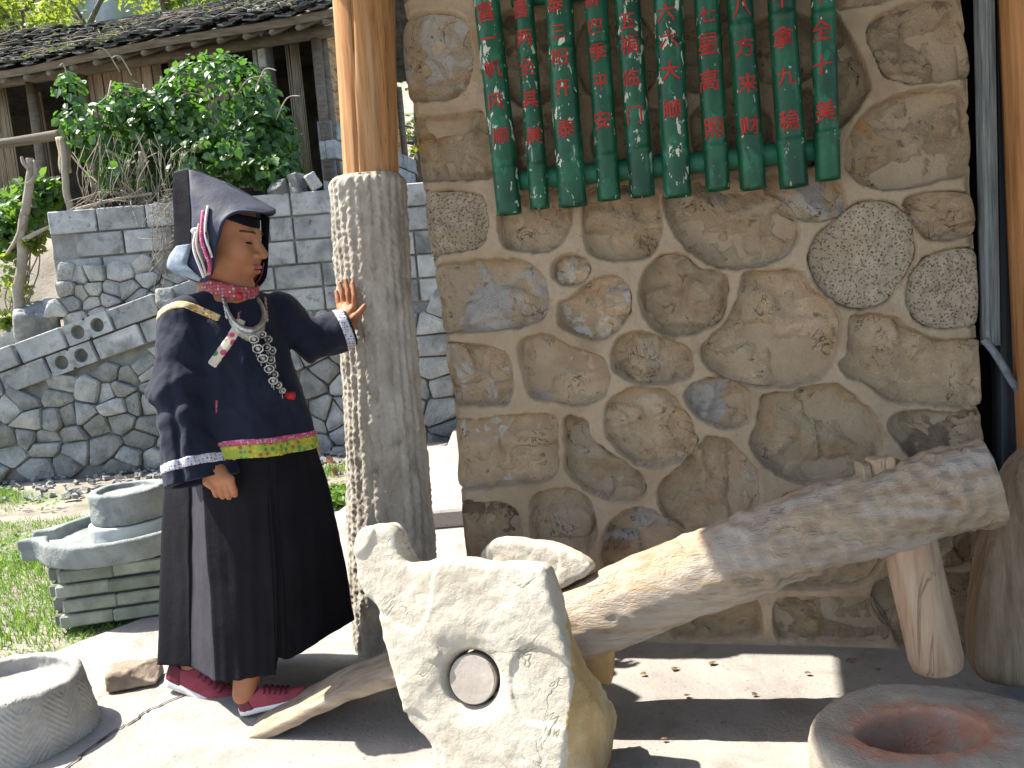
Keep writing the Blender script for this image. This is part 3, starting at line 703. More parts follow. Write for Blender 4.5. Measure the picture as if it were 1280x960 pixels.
# ================================================================== TRIP HAMMER: log lever, pestle, treadle plank, between two upright stones
m_log = mat('beam_log', [(.3, (.29, .195, .12)), (.5, (.41, .305, .205)), (.7, (.50, .39, .285))], 7, 12, .88, [(5, .6, .015), (40, .7, .006)], stretch=(.9, 6, 6), cracks=.35, crack_scale=1.1,
            stains=[((.45, .41, .36, 1), 2.2, .45, .60, .7), ((.16, .10, .06, 1), 9, .62, .74, .6)])
m_pestle = mat('pestle_wood', [(.3, (.30, .185, .11)), (.5, (.43, .295, .185)), (.7, (.51, .38, .26))], 3.5, 10, .8, [(9, .5, .006), (40, .4, .003)], stretch=(9, 9, .7), cracks=.5, crack_scale=.9, stains=[((.42, .20, .13, 1), 2.5, .5, .75, .5)])
m_plank = mat('treadle_wood', [(.3, (.17, .125, .085)), (.5, (.28, .22, .155)), (.7, (.36, .30, .22))], 4, 10, .8, [(12, .5, .008)], stretch=(1, 9, 9), stains=[((.36, .24, .12, 1), 3, .55, .7, .6)])
m_limestone = mat('limestone', [(.3, (.37, .325, .255)), (.5, (.47, .425, .345)), (.7, (.55, .51, .43))], 5, 12, .92, [(30, .4, .010), (110, .5, .005), (320, .5, .003)],
                  stains=[((.40, .29, .14, 1), 2.4, .56, .72, .55), ((.27, .24, .20, 1), 6, .6, .74, .5)], cracks=.5, crack_scale=4)
m_bouncestone = mat('bounce_lit_limestone', [(.3, (.30, .20, .085)), (.5, (.42, .30, .14)), (.7, (.50, .40, .25))], 6, 12, .92, [(30, .6, .012), (110, .5, .005)], stains=[((.20, .14, .08, 1), 5, .56, .72, .6), ((.46, .42, .34, 1), 3, .56, .66, .7)])  # limestone with warm bounced light put into its colour
SN = np.array([-math.sin(math.radians(17)), -math.cos(math.radians(17)), .27]); SN /= np.linalg.norm(SN)
SU = np.cross([0, 0, 1.], SN); SU /= np.linalg.norm(SU); SU = SU if SU[0] > 0 else -SU
SV = np.cross(SN, SU); SV = SV if SV[2] > 0 else -SV
def slab_stone(name, label, outline, P0, thick_lo, thick_hi, hole=None, seed=1, group=None, bump=1.0, side=None):
    def uv(x, y): d = onplane(x, y, P0, SN)-P0; return d @ SU, d @ SV
    pl = np.array([uv(*p) for p in outline]); pl = catmull([(a, b, 0) for a, b in pl], 5, True)[:, :2]
    h = uv(*hole) if hole else None
    zlo, zhi = pl[:, 1].min(), pl[:, 1].max()
    sd = np.array([uv(*p) for p in side]) if side else None
    def fn(P):
        q = P-P0; u, v, w = q @ SU, q @ SV, q @ SN
        if sd is not None: w = w+1.7*np.maximum(0, u-np.interp(v, sd[:, 1], sd[:, 0]))
        d2 = polyd(np.c_[u, v], pl)
        th = np.interp(v, [zlo, zhi], [thick_lo, thick_hi])
        dw = np.abs(w+th/2)-th/2
        nz = fbm(P*7, seed, 4)
        d = smax(d2+.009*fbm(P*[5, 5, 6], seed+5, 3), dw-.006*bump*nz-.008*bump*fbm(P*2.6, seed+9, 2)-.006*sstep(.30, .55, v)*fbm(P*22, seed+15, 2), .018)
        d -= .0035*fbm(P*34, seed+12, 3)
        # chipped flake scars on the face
        d += .007*bump*sstep(.10, .15, vnoise(np.c_[u*6.5, v*5, 0*u]+.25*np.c_[d2, d2, d2]+seed, seed+20))*sstep(-.05, 0, w)+.0018*np.abs(fbm(P*70, seed+14, 2))
        if h is not None:
            rr = np.hypot(u-h[0], v-h[1]); d = np.maximum(d, -np.maximum(rr-.066, -w-.16))
            d += .014*np.exp(-((rr-.066)/.035)**2)*sstep(-.04, 0, w)*(vnoise(P*12, seed+2) > -.2)
        return d
    cs = [P0+SU*u+SV*v+SN*w for u in (pl[:, 0].min(), pl[:, 0].max()) for v in (zlo, zhi) for w in (-max(thick_lo, thick_hi), 0)]
    cs = np.array(cs); base = P0+SU*np.mean(pl[:, 0]); base = np.array([base[0], base[1], 0])
    o = sdf_obj(name, fn, cs.min(0)-.05, cs.max(0)+.05, .0052, m_limestone, None, base, 1.7)
    if sd is not None:      # right-hand flank: golden bounced light painted on as an ochre tone
        o.data.materials.append(m_bouncestone); n = len(o.data.polygons); cc = np.zeros(n*3); o.data.polygons.foreach_get('center', cc); cc = cc.reshape(-1, 3)+base-P0
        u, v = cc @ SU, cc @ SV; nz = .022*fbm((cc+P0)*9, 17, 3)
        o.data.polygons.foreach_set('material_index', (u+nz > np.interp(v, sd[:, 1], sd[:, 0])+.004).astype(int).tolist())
    tag(o, label, 'stone', group); return o, (P0+SU*(h[0] if h else 0)+SV*(h[1] if h else 0))
P0 = at(587, 850, 1.84)
NEAR = [(441,672),(450,659),(465,655),(480,655),(491,666),(499,688),(508,702),(524,703),(541,697),(560,697),(580,698),(605,703),(640,702),(662,704),(680,711),(688,735),(696,765),(704,795),(713,825),(724,860),(737,895),(746,925),(744,960),(730,1030),(640,1040),(590,1035),(560,1010),(540,965),(530,930),(506,905),(497,870),(488,835),(478,800),(470,765),(449,740),(441,710)]
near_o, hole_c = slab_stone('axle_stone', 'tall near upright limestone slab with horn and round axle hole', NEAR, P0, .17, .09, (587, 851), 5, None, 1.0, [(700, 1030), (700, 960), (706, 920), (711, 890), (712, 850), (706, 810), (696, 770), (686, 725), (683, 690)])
P1 = at(660, 700, 2.135)
FAR = [(598,700),(603,686),(612,674),(632,671),(660,674),(690,679),(715,690),(733,703),(737,712),(728,722),(706,733),(682,745),(674,800),(670,850),(668,880),(640,880),(608,870),(600,780)]
slab_stone('axle_stone', 'pale far upright limestone slab behind the left end of the log beam', FAR, P1, .10, .085, None, 9, None, .8)

def hammer():
    t = empty('trip_hammer', (.1, 2.1, 0), 'long hewn log trip hammer with pestle and foot plank', 'trip hammer')
    ctrl = [(1243, 602, 1.90, 42), (1190, 612, 1.93, 43), (1110, 638, 1.97, 42.5), (1000, 669, 2.02, 44), (900, 708, 2.06, 46), (810, 742, 2.09, 48), (755, 766, 2.11, 47), (700, 785, 2.12, 43), (640, 800, 2.13, 36), (590, 815, 2.13, 30)]
    ax = [at(x, y, Y) for x, y, Y, r in ctrl]; rad = [r*np.linalg.norm(a-EYE)/1000*.97 for (x, y, Y, r), a in zip(ctrl, ax)]
    C = catmull(ax, 22); R = np.interp(np.linspace(0, len(ax)-1, len(C)), range(len(ax)), rad)
    nt = 120; n = len(C); D = np.gradient(C, axis=0); D /= np.linalg.norm(D, axis=1)[:, None]
    Uv = np.cross([0, 0, 1.], D); Uv /= np.linalg.norm(Uv, axis=1)[:, None]; Vv = np.cross(D, Uv)
    th = np.linspace(0, 2*math.pi, nt, endpoint=False)
    P = C[:, None]+(np.cos(th)[None, :, None]*Uv[:, None]+np.sin(th)[None, :, None]*Vv[:, None])*R[:, None, None]
    s = np.concatenate([[0], np.cumsum(np.linalg.norm(np.diff(C, axis=0), axis=1))])
    S = np.repeat(s[:, None], nt, 1); T = np.repeat(th[None], n, 0)
    # adze scallops
    def scallop(seed, du, dv):
        a = S/du; b = T/dv; ia, ib = np.floor(a), np.floor(b); best = np.full(S.shape, 9.)
        for di in (-1, 0, 1):
            for dj in (-1, 0, 1):
                ca, cb = ia+di, (ib+dj)
                jx = _hash(ca, np.mod(cb, round(2*math.pi/dv)), 0*ca, seed)*.38+.5; jy = _hash(ca, np.mod(cb, round(2*math.pi/dv)), 0*ca, seed+1)*.38+.5
                best = np.minimum(best, (a-ca-jx)**2+(b-cb-jy)**2)
        return np.sqrt(best)
    d = .030*np.minimum(scallop(5, .042, 2*math.pi/14), 1)*sstep(.95, .55, S)*(.6+.4*fbm(P*6, 8, 2))+.004*np.minimum(scallop(8, .06, 2*math.pi/10), 1)
    d += .009*fbm(P*[4, 7, 7], 13, 4)+.0035*fbm(P*[14, 40, 40], 14, 3)*sstep(.6, 1.0, S)
    rim = sstep(0, .012, S); d -= .006*(1-rim)
    P = P+(P-C[:, None])/R[:, None, None]*d[..., None]
    V = P.reshape(-1, 3); F = [[i*nt+k, (i+1)*nt+k, (i+1)*nt+(k+1) % nt, i*nt+(k+1) % nt] for i in range(n-1) for k in range(nt)]
    V = np.vstack([V, C[0]-D[0]*.006, C[-1]]); m = len(V)
    F += [[k, (k+1) % nt, m-2] for k in range(nt)]+[[(n-1)*nt+(k+1) % nt, (n-1)*nt+k, m-1] for k in range(nt)]
    mk('log_beam', V, F, m_log, t)
    # pestle through the head and the peg above it
    a = at(1132, 655, 1.955); b = at(1172, 836, 1.91); dd = (b-a)/np.linalg.norm(b-a)
    nt = 64; nz = 70; V = []; L = np.linalg.norm(b-a); u, v, _ = frame(dd)
    for i in range(nz):
        s_ = i/(nz-1); rr = np.interp(s_, [0, .1, .6, .93, 1], [.062, .062, .064, .063, .056])
        for k in range(nt):
            A = 2*math.pi*k/nt; q = rr*(1+.03*math.cos(6*A+1)*(1-.3*s_))+.003*vnoise(np.array([[A*3, s_*3, 2]]), 9)[0]
            V.append(a+dd*L*s_+(u*math.cos(A)+v*math.sin(A))*q)
    F = [[i*nt+k, i*nt+(k+1) % nt, (i+1)*nt+(k+1) % nt, (i+1)*nt+k] for i in range(nz-1) for k in range(nt)]
    V.append(b+dd*.012); F += [[(nz-1)*nt+k, (nz-1)*nt+(k+1) % nt, len(V)-1] for k in range(nt)]; F.append(list(range(nt))[::-1])
    mk('pestle', V, F, m_pestle, t)
    p0 = at(1104, 602, 1.985); p1 = at(1099, 571, 1.985); dd = (p1-p0)/np.linalg.norm(p1-p0); lean = np.arctan2(dd[0], dd[2])
    mb = MB(); Rp = roty(lean); mb.cbox((p0+p1)/2-dd*.03, (.062, .05, np.linalg.norm(p1-p0)+.06), Rp, .006)
    mb.build('pestle_tenon', m_pestle, t)
    mb = MB(); q0 = at(1083, 606, 1.98); q1 = at(1076, 577, 1.98); mb.cbox((q0+q1)/2-dd*.02, (.022, .055, .10), Rp, .004); mb.build('wedge', m_plank, t); mb = MB()
    q0 = at(1126, 600, 1.99); q1 = at(1122, 571, 1.99); mb.cbox((q0+q1)/2-dd*.02, (.016, .045, .085), Rp, .004); mb.build('wedge', m_plank, t)
    # treadle plank under the foot
    a = at(610, 808, 2.10); e = at(322, 909, 2.235)
    cl = [(330, 894), (360, 882), (400, 864), (450, 843), (500, 828), (560, 812), (615, 800)]
    pts = [at(x, y+6+max(0, (430-x))*.05, np.interp(x, [322, 610], [2.235, 2.11])) for x, y in cl]; pts = catmull([e]+pts, 8)
    n = len(pts); nt = 28; V = []; rs = np.random.RandomState(2)
    for i, p in enumerate(pts):
        d_ = pts[min(i+1, n-1)]-pts[max(i-1, 0)]; d_ /= np.linalg.norm(d_); up = np.cross([0, -1., 0], d_); up = up if up[2] > 0 else -up
        ww = .078*min(1, .45+i/6)*(1+.2*i/n); hh = .017*min(1, .5+i/6)*(1+.5*i/n)
        for k in range(nt):
            A = 2*math.pi*k/nt; c, s_ = math.cos(A), math.sin(A)
            V.append(p+np.array([0, 1., 0])*ww*np.sign(c)*abs(c)**.35+up*(hh*np.sign(s_)*abs(s_)**.4+.004*vnoise(np.array([[i*.3, k*.5, 0]]), 5)[0]))
    F = [[i*nt+k, i*nt+(k+1) % nt, (i+1)*nt+(k+1) % nt, (i+1)*nt+k] for i in range(n-1) for k in range(nt)]
    F.append(list(range(nt))[::-1]); F.append([(n-1)*nt+k for k in range(nt)])
    mk('treadle_plank', V, F, m_plank, t)
    # axle: round timber from the near stone's hole back to the far stone
    q = hole_c-SN*.015; e2 = hole_c+np.array([.06, .62, -.01]); mb = MB()
    axd = -SN*1.0; mid = hole_c-SN*.2
    mb.tube([q, q+axd*.006, mid, e2], [.057, .060, .060, .060], 40); mb.build('axle', mat('axle_wood', [(.3, (.30, .26, .22)), (.7, (.43, .39, .34))], 12, 9, .8, [(30, .4, .006)]), t, False)
    # bearing block hanging under the log just right of the near stone
    c = at(746, 818, 2.11)
    def blk(P): return boxd(P, c, (.050, .05, .066), rotz(-.2) @ roty(.12), .012)-.012*fbm(P*12, 4, 3)
    m_ochre = mat('ochre_wood', [(.3, (.26, .15, .06)), (.7, (.46, .30, .13))], 6, 8, .8, [(20, .6, .01)]); sdf_obj('bearing_block', blk, c-.16, c+.16, .006, m_ochre, t)
    c2 = at(716, 802, 2.09)
    def blk2(P): return ell(P, c2, (.038, .05, .075), roty(.25))-.014*fbm(P*14, 6, 3)
    sdf_obj('wooden_cheek', blk2, c2-.16, c2+.16, .006, m_ochre, t)
    c3 = at(688, 733, 2.17)
    def blk3(P): return ell(P, c3, (.05, .05, .075), roty(-.3))-.018*fbm(P*16, 7, 3)
    sdf_obj('splintered_wood', blk3, c3-.14, c3+.14, .006, mat('splinter_wood', [(.3, (.12, .04, .015)), (.6, (.28, .11, .04)), (.8, (.36, .2, .1))], 14, 8, .9, [(40, .8, .01)]), t)
hammer()

# ================================================================== MORTARS
m_mortarstone = mat('mortar_stone', [(.3, (.26, .22, .17)), (.5, (.37, .32, .26)), (.7, (.46, .41, .34))], 6, 12, .95, [(30, .6, .012), (120, .6, .005)],
                    stains=[((.42, .24, .16, 1), 3.0, .56, .72, .5), ((.17, .15, .12, 1), 8, .6, .72, .5)])
def red_dust(m, c, r0, r1):
    """red earth spilt round the bowl: a ring with a ragged rim"""
    nt = m.node_tree; N = nt.nodes; L = nt.links; bs = N['Principled BSDF']; src = bs.inputs['Base Color'].links[0].from_socket
    tc = N.new('ShaderNodeTexCoord'); sb = N.new('ShaderNodeVectorMath'); sb.operation = 'SUBTRACT'; sb.inputs[1].default_value = c; L.new(tc.outputs['Object'], sb.inputs[0])
    ml = N.new('ShaderNodeVectorMath'); ml.operation = 'MULTIPLY'; ml.inputs[1].default_value = (1, 1.6, 0); L.new(sb.outputs[0], ml.inputs[0])
    ln = N.new('ShaderNodeVectorMath'); ln.operation = 'LENGTH'; L.new(ml.outputs[0], ln.inputs[0])
    nz = N.new('ShaderNodeTexNoise'); nz.inputs['Scale'].default_value = 20; nz.inputs['Detail'].default_value = 8; L.new(tc.outputs['Object'], nz.inputs['Vector'])
    ad = N.new('ShaderNodeMath'); ad.operation = 'MULTIPLY_ADD'; L.new(nz.outputs['Fac'], ad.inputs[0]); ad.inputs[1].default_value = .16; L.new(ln.outputs['Value'], ad.inputs[2])
    rp = N.new('ShaderNodeValToRGB'); e = rp.color_ramp.elements; e.new(.5)
    for el, (p, v) in zip(e, ((r0+.08, .12), ((r0+r1)/2+.08, .85), (r1+.08, 0))): el.position = p; el.color = (v, v, v, 1)
    L.new(ad.outputs[0], rp.inputs[0]); mx = N.new('ShaderNodeMix'); mx.data_type = 'RGBA'; L.new(rp.outputs[0], mx.inputs[0]); L.new(src, mx.inputs[6]); mx.inputs[7].default_value = (.44, .19, .11, 1); L.new(mx.outputs[2], bs.inputs['Base Color'])
red_dust(m_mortarstone, (-.028, .0, 0), .09, .21)
def mortar(name, label, rimc, rx, ry, hx, hy, depth, tilt, m, seed, toolmarks=False, parent_label=None, floor=.3, rim_flat=.0, holec=None, flare=0.0):
    hc = np.array(holec if holec is not None else rimc)
    def fn(P):
        q = P-rimc
        z = q[:, 2]+q[:, 1]*tilt
        k = 1+flare*(-z/.15)
        nz = fbm(P*6, seed, 4)*.018
        ro = (np.hypot(q[:, 0]/(rx*k), q[:, 1]/(ry*k))-1)*min(rx, ry)
        d = smax(ro+nz, z-.010*fbm(P*9, seed+1, 4), .016); d = np.maximum(d, -(P[:, 2]+.04))
        h = P-hc; hz = h[:, 2]+h[:, 1]*tilt
        if toolmarks: hole = smax((np.hypot(h[:, 0]/hx, h[:, 1]/hy)-1)*hy, -(hz+depth), .03)
        else: hole = (np.sqrt((h[:, 0]/hx)**2+(h[:, 1]/hy)**2+np.minimum(hz/depth, 0)**2)-1)*min(hx, hy, depth)
        d = smax(d, -(hole+.004*fbm(P*14, seed+2, 2)), .012)-.003*fbm(P*32, seed+3, 3)
        if toolmarks:
            A = np.arctan2(q[:, 1], q[:, 0]); blk = np.floor(A/.30); sg = np.where(blk % 2 == 0, 1., -1.)
            d -= .0026*np.sin(P[:, 2]*340+sg*A*80)*sstep(-.01, -.03, z)*sstep(-.05, -.01, ro)
            d -= .0016*np.sin(A*150)*sstep(-.02, .0, z)*sstep(.0, .02, hole)
        return d
    R = max(rx, ry)*(1+abs(flare))
    o = sdf_obj(name, fn, (rimc[0]-R-.05, rimc[1]-R-.05, -.05), (rimc[0]+R+.05, rimc[1]+R+.05, rimc[2]+.08), .0042 if toolmarks else .006, m, None, (rimc[0], rimc[1], 0), 1.8)
    tag(o, label, 'mortar'); return o
rc = at(1168, 911, 1.70)
mortar('stone_mortar', 'round stone mortar dusted with red earth below the wooden pestle', rc, .275, .215, .142, .088, .13, .0, m_mortarstone, 31, holec=rc+np.array([-.028, .0, 0]))
m_grind = mat('tooled_stone', [(.3, (.22, .205, .18)), (.5, (.31, .295, .265)), (.7, (.40, .385, .35))], 7, 12, .95, [(60, .6, .006), (200, .4, .003)], stains=[((.15, .14, .12, 1), 3, .55, .72, .6), ((.46, .46, .45, 1), 2, .55, .72, .35)])
rc2 = at(8, 849, 2.27)
mortar('stone_basin', 'round chiselled stone basin with a shallow bowl standing at the slab\'s grassy edge', rc2, .205, .185, .172, .152, .045, .0, m_grind, 41, True, flare=.09)

# leaning slab at the right edge
m_bark = mat('old_log_wood', [(.3, (.18, .12, .075)), (.5, (.30, .21, .135)), (.7, (.40, .30, .20))], 5, 12, .95, [(12, .7, .02), (70, .5, .006)], stretch=(7, 7, .8), stains=[((.13, .10, .07, 1), 5, .56, .72, .7)])
def leaning():
    P0 = at(1260, 720, 2.0); n = np.array([-.25, -.96, .12]); n /= np.linalg.norm(n); u = np.cross([0, 0, 1.], n); u /= np.linalg.norm(u); u = u if u[0] > 0 else -u; v = np.cross(n, u); v = v if v[2] > 0 else -v
    ol = [(1300,560),(1280,574),(1266,594),(1252,625),(1243,660),(1234,695),(1226,740),(1220,790),(1222,832),(1236,858),(1280,866),(1340,862),(1390,800),(1400,700),(1375,600),(1335,560)]
    pl = np.array([[(onplane(x, y, P0, n)-P0) @ u, (onplane(x, y, P0, n)-P0) @ v] for x, y in ol]); pl = catmull([(a, b, 0) for a, b in pl], 4, True)[:, :2]
    def fn(P):
        q = P-P0; d2 = polyd(np.c_[q @ u, q @ v], pl); w = q @ n
        return smax(d2, np.abs(w+.07)-.07-.01*fbm(P*[9, 9, 2], 3, 3), .05)-.004*fbm(P*[40, 40, 8], 5, 3)
    cs = np.array([P0+u*a+v*b+n*w for a, b in pl for w in (0, -.14)])
    o = sdf_obj('leaning_slab', fn, cs.min(0)-.05, cs.max(0)+.05, .007, m_bark, None, (P0[0], P0[1], 0)); tag(o, 'rounded grey brown slab leaning in the doorway at the photo edge', 'slab')
leaning()

# small rock on the slab
rk = gnd(168, 843, .035)
def rock_fn(P):
    d = boxd(P, rk, (.082, .05, .032), rotz(.2), .016); d = np.maximum(d, (P-rk) @ np.array([.5, -.3, .81])-.036)
    return d-.009*fbm(P*16, 8, 3)-.003*fbm(P*50, 9, 2)
o = sdf_obj('loose_rock', rock_fn, rk-.13, rk+.13, .004, mat('brown_rock', [(.3, (.14, .105, .08)), (.55, (.27, .21, .16)), (.75, (.40, .34, .27))], 14, 10, .95, [(50, .6, .008)], stains=[((.14, .17, .09, 1), 9, .5, .7, .5)]), None, (rk[0], rk[1], 0))
tag(o, 'flat brown broken rock lying on the concrete behind the skirt', 'rock')

# ================================================================== HAND MILL
m_mill = mat('mill_stone', [(.3, (.15, .17, .165)), (.5, (.23, .25, .24)), (.7, (.31, .33, .31))], 9, 12, .95, [(35, .7, .012), (140, .5, .005)], stains=[((.10, .13, .09, 1), 4, .55, .7, .6)])
m_mossbrick = mat('mossy_brick', [(.3, (.13, .145, .115)), (.5, (.20, .22, .175)), (.7, (.28, .30, .25))], 8, 10, .95, [(30, .6, .01)], rnd=.28, stains=[((.12, .14, .09, 1), 5, .5, .68, .6)])
def mill():
    base = gnd(135, 776); base[1] += .20; cx, cy = base[0], base[1]
    R0 = rotz(.18)
    t = empty('brick_pedestal', (cx, cy, 0), 'square mossy brick pedestal standing in the grass under the stone tray', 'pedestal')
    ztop = at(120, 703, cy-.2)[2]; n = 4; hgt = ztop/n
    rs = np.random.RandomState(4)
    proto = None
    for c in range(n):
        for side in range(4):
            Rs = R0 @ rotz(side*math.pi/2)
            for k in range(2):
                x = (-.118 if k == 0 else .118)+(.10 if c % 2 else 0)*(1 if side % 2 == 0 else -1)*.25
                ctr = np.array([cx, cy, 0])+Rs @ np.array([x*.86, -.185+rs.uniform(-.006, .006), 0])+np.array([0, 0, (c+.5)*hgt])
                if proto is None:
                    mb = MB(); mb.cbox((0, 0, 0), (.205, .105, hgt-.012), None, .006); po = mb.build('brick', m_mossbrick, t, False, (0, 0, 0)); proto = po
                    po.matrix_local = Matrix.Translation(Vector(ctr-WLOC[t.name])) @ Matrix(Rs.tolist()).to_4x4()
                else: inst(proto, 'brick', Matrix.Translation(Vector(ctr)) @ Matrix((Rs @ rotz(rs.uniform(-.02, .02))).tolist()).to_4x4(), t)
    mb = MB(); mb.box((cx, cy, ztop/2-.004), (.40, .40, ztop-.004), R0); mb.build('mortar_core', m_rubmort, t)
    # tray with spout
    zc = ztop+.005; th = .095
    tc = np.array([cx+.012, cy+.02, zc])
    sp = at(33, 672, cy-.05); spd = np.array([sp[0]-tc[0], sp[1]-tc[1], 0]); sl_ = np.linalg.norm(spd); spd /= sl_; spn = np.array([-spd[1], spd[0], 0])
    RX = np.linalg.norm(at(205, 680, cy)-at(120, 680, cy))*1.12
    def tray(P):
        q = P-tc; r = np.hypot(q[:, 0], q[:, 1]); s_ = q @ spd; w = np.abs(q @ spn)
        out = smin(r-RX, np.maximum(np.maximum(w-.085-.05*np.clip((sl_-s_)/sl_, 0, 1), s_-sl_), -s_), .06)
        d = smax(out+.006*fbm(P*9, 5, 2), np.abs(q[:, 2]-th/2)-th/2, .014)
        chan = smax(np.maximum(r-RX+.035, .135-r), -(q[:, 2]-th+.045), .01)
        chan = np.minimum(chan, np.maximum(np.maximum(w-.045, s_-sl_-.05), np.maximum(.13-s_, -(q[:, 2]-th+.045))))
        return smax(d, -chan, .012)-.003*fbm(P*30, 8, 3)
    o = sdf_obj('mill_tray', tray, tc-[.62, .5, .03], tc+[.5, .5, .16], .0075, m_mill, None, tc); tag(o, 'grey stone mill tray with spout resting on the brick pedestal', 'stone tray')
    bt = tc+np.array([.03, .0, th-.055])
    def low(P): q = P-bt; return smax(np.hypot(q[:, 0], q[:, 1])-.165, np.abs(q[:, 2]-.035)-.038, .008)-.002*fbm(P*40, 3, 2)
    o = sdf_obj('lower_millstone', low, bt-[.2, .2, .02], bt+[.2, .2, .1], .006, mat('pale_millstone', [(.3, (.30, .32, .32)), (.7, (.45, .47, .46))], 9, 8, .95, [(60, .5, .005)]), None, bt); tag(o, 'pale lower millstone seen as a thin ring inside the stone tray', 'millstone')
    ut = bt+np.array([0, 0, .074]); uh = .135
    def upp(P):
        q = P-ut; r = np.hypot(q[:, 0], q[:, 1]); d = smax(r-.15-.02*q[:, 2], np.abs(q[:, 2]-uh/2)-uh/2, .014)
        d = smax(d, -smax(r-.115, -(q[:, 2]-uh+.022), .01), .008)
        hl = np.linalg.norm((P-(ut+np.array([.03, -.155, .07])))/[1, 1, 1], axis=1)-.018
        return np.maximum(d, -hl)-.006*fbm(P*14, 5, 3)-.0025*fbm(P*45, 6, 2)
    o = sdf_obj('upper_millstone', upp, ut-[.2, .2, .02], ut+[.2, .2, .17], .006, m_mill, None, ut); tag(o, 'dark round upper millstone sitting on top of the stone tray', 'millstone')
mill()

# scraps on the floor
rs = np.random.RandomState(8)
m_scrap = mat('dry_leaf', [(.3, (.08, .05, .03)), (.7, (.24, .15, .08))], 20, 4, .9)
for k, (x, y) in enumerate([(890, 829), (858, 870), (943, 868), (1064, 826), (1010, 842), (843, 836), (805, 843), (1098, 838), (905, 905), (830, 925), (1180, 829), (700, 818)]):
    p = gnd(x, y, .006); s_ = rs.uniform(.005, .013); a = rs.rand()*6
    V = []
    for i in range(7):
        b = a+i*2*math.pi/7; V.append(p+np.array([math.cos(b)*s_*(1.6 if i % 2 else .8), math.sin(b)*s_*.8, rs.uniform(.0, .006)]))
    V.append(p+[0, 0, .008]); o = mk('floor_scrap', V, [[i, (i+1) % 7, 7] for i in range(7)], m_scrap, None, False, p); tag(o, 'tiny dark dry scrap lying on the concrete floor by the hammer', 'leaf', 'scraps on the floor')
# ================================================================== RETAINING WALLS: rubble below, cinder blocks above
def clip_cell(p, pts, box):
    poly = [np.array(q, float) for q in box]
    for o in pts:
        if o is p: continue
        m = (p+o)/2; n = o-p
        out = []
        for i in range(len(poly)):
            a, b = poly[i], poly[(i+1) % len(poly)]; da, db = (a-m) @ n, (b-m) @ n
            if da <= 0: out.append(a)
            if (da < 0) != (db < 0) and da != db: out.append(a+(b-a)*(da/(da-db)))
        poly = out
        if len(poly) < 3: return None
    return np.array(poly)
def rubble_cells(x0, x1, zlo, zhi, sx, sz, rs, inside):
    """irregular stones: jittered seeds, rows slightly staggered"""
    pts = []; z = zlo-sz/2; row = 0
    while z < zhi+sz:
        w = sx*rs.uniform(.8, 1.25); x = x0-w*rs.rand()
        while x < x1+sx:
            pts.append(np.array([x+rs.uniform(-.3, .3)*w, (z+rs.uniform(-.45, .45)*sz)*1.25])); x += w*rs.choice([.5, .8, 1.0, 1.3, 1.8])
        z += sz*rs.uniform(.8, 1.2)
    cells = []
    box = [(x0-1, zlo*1.25-1), (x1+1, zlo*1.25-1), (x1+1, zhi*1.25+1), (x0-1, zhi*1.25+1)]
    for p in pts:
        near = [o for o in pts if np.abs(o-p).max() < 4*max(sx, sz)]
        c = clip_cell(p, [o if o is not p else p for o in near], box)
        if c is None: continue
        c = c/np.array([1, 1.25]); ctr = c.mean(0)
        if inside(*ctr): cells.append(c)
    return cells
def stone_cell(parent, cell, Yf, rs, bulge=.045, gap=.006):
    c = cell.mean(0); size = np.sqrt(np.ptp(cell[:, 0])*np.ptp(cell[:, 1])); k = max(.5, 1-gap*2/max(size, .03))
    pl = c+(cell-c)*k; pl = catmull([(a, b, 0) for a, b in pl], 3, True)[:, :2]*.5+np.repeat(pl, 3, 0)*.5
    m = len(pl); V = []; ph = rs.rand()*50; tilt = rs.uniform(-.26, .26, 2); pr = rs.uniform(-.015, .03)
    for f, h in ((1.0, -.09), (.99, .15), (.90, .72), (.55, .95), (.22, 1.0)):
        for q in pl:
            d = c+(q-c)*f
            hh = -.09 if h == -.09 else bulge*h*min(1, size/.16)+pr+(d-c) @ tilt+.022*vnoise(np.array([[d[0]*9, d[1]*9, ph]]), 3)[0]*(h > 0)*min(1, size/.15)
            V.append([d[0], Yf(d[0], d[1])-hh, d[1]])
    V.append([c[0], Yf(c[0], c[1])-bulge*min(1, size/.16)-pr, c[1]])
    F = [[r*m+j, r*m+(j+1) % m, (r+1)*m+(j+1) % m, (r+1)*m+j] for r in range(4) for j in range(m)]+[[4*m+j, 4*m+(j+1) % m, 5*m] for j in range(m)]
    ar = sum(pl[i][0]*pl[(i+1) % m][1]-pl[(i+1) % m][0]*pl[i][1] for i in range(m))
    if ar < 0: F = [q[::-1] for q in F]
    return mk('stone', V, F, m_rubble, parent, rs.rand() < .08, V[-1])
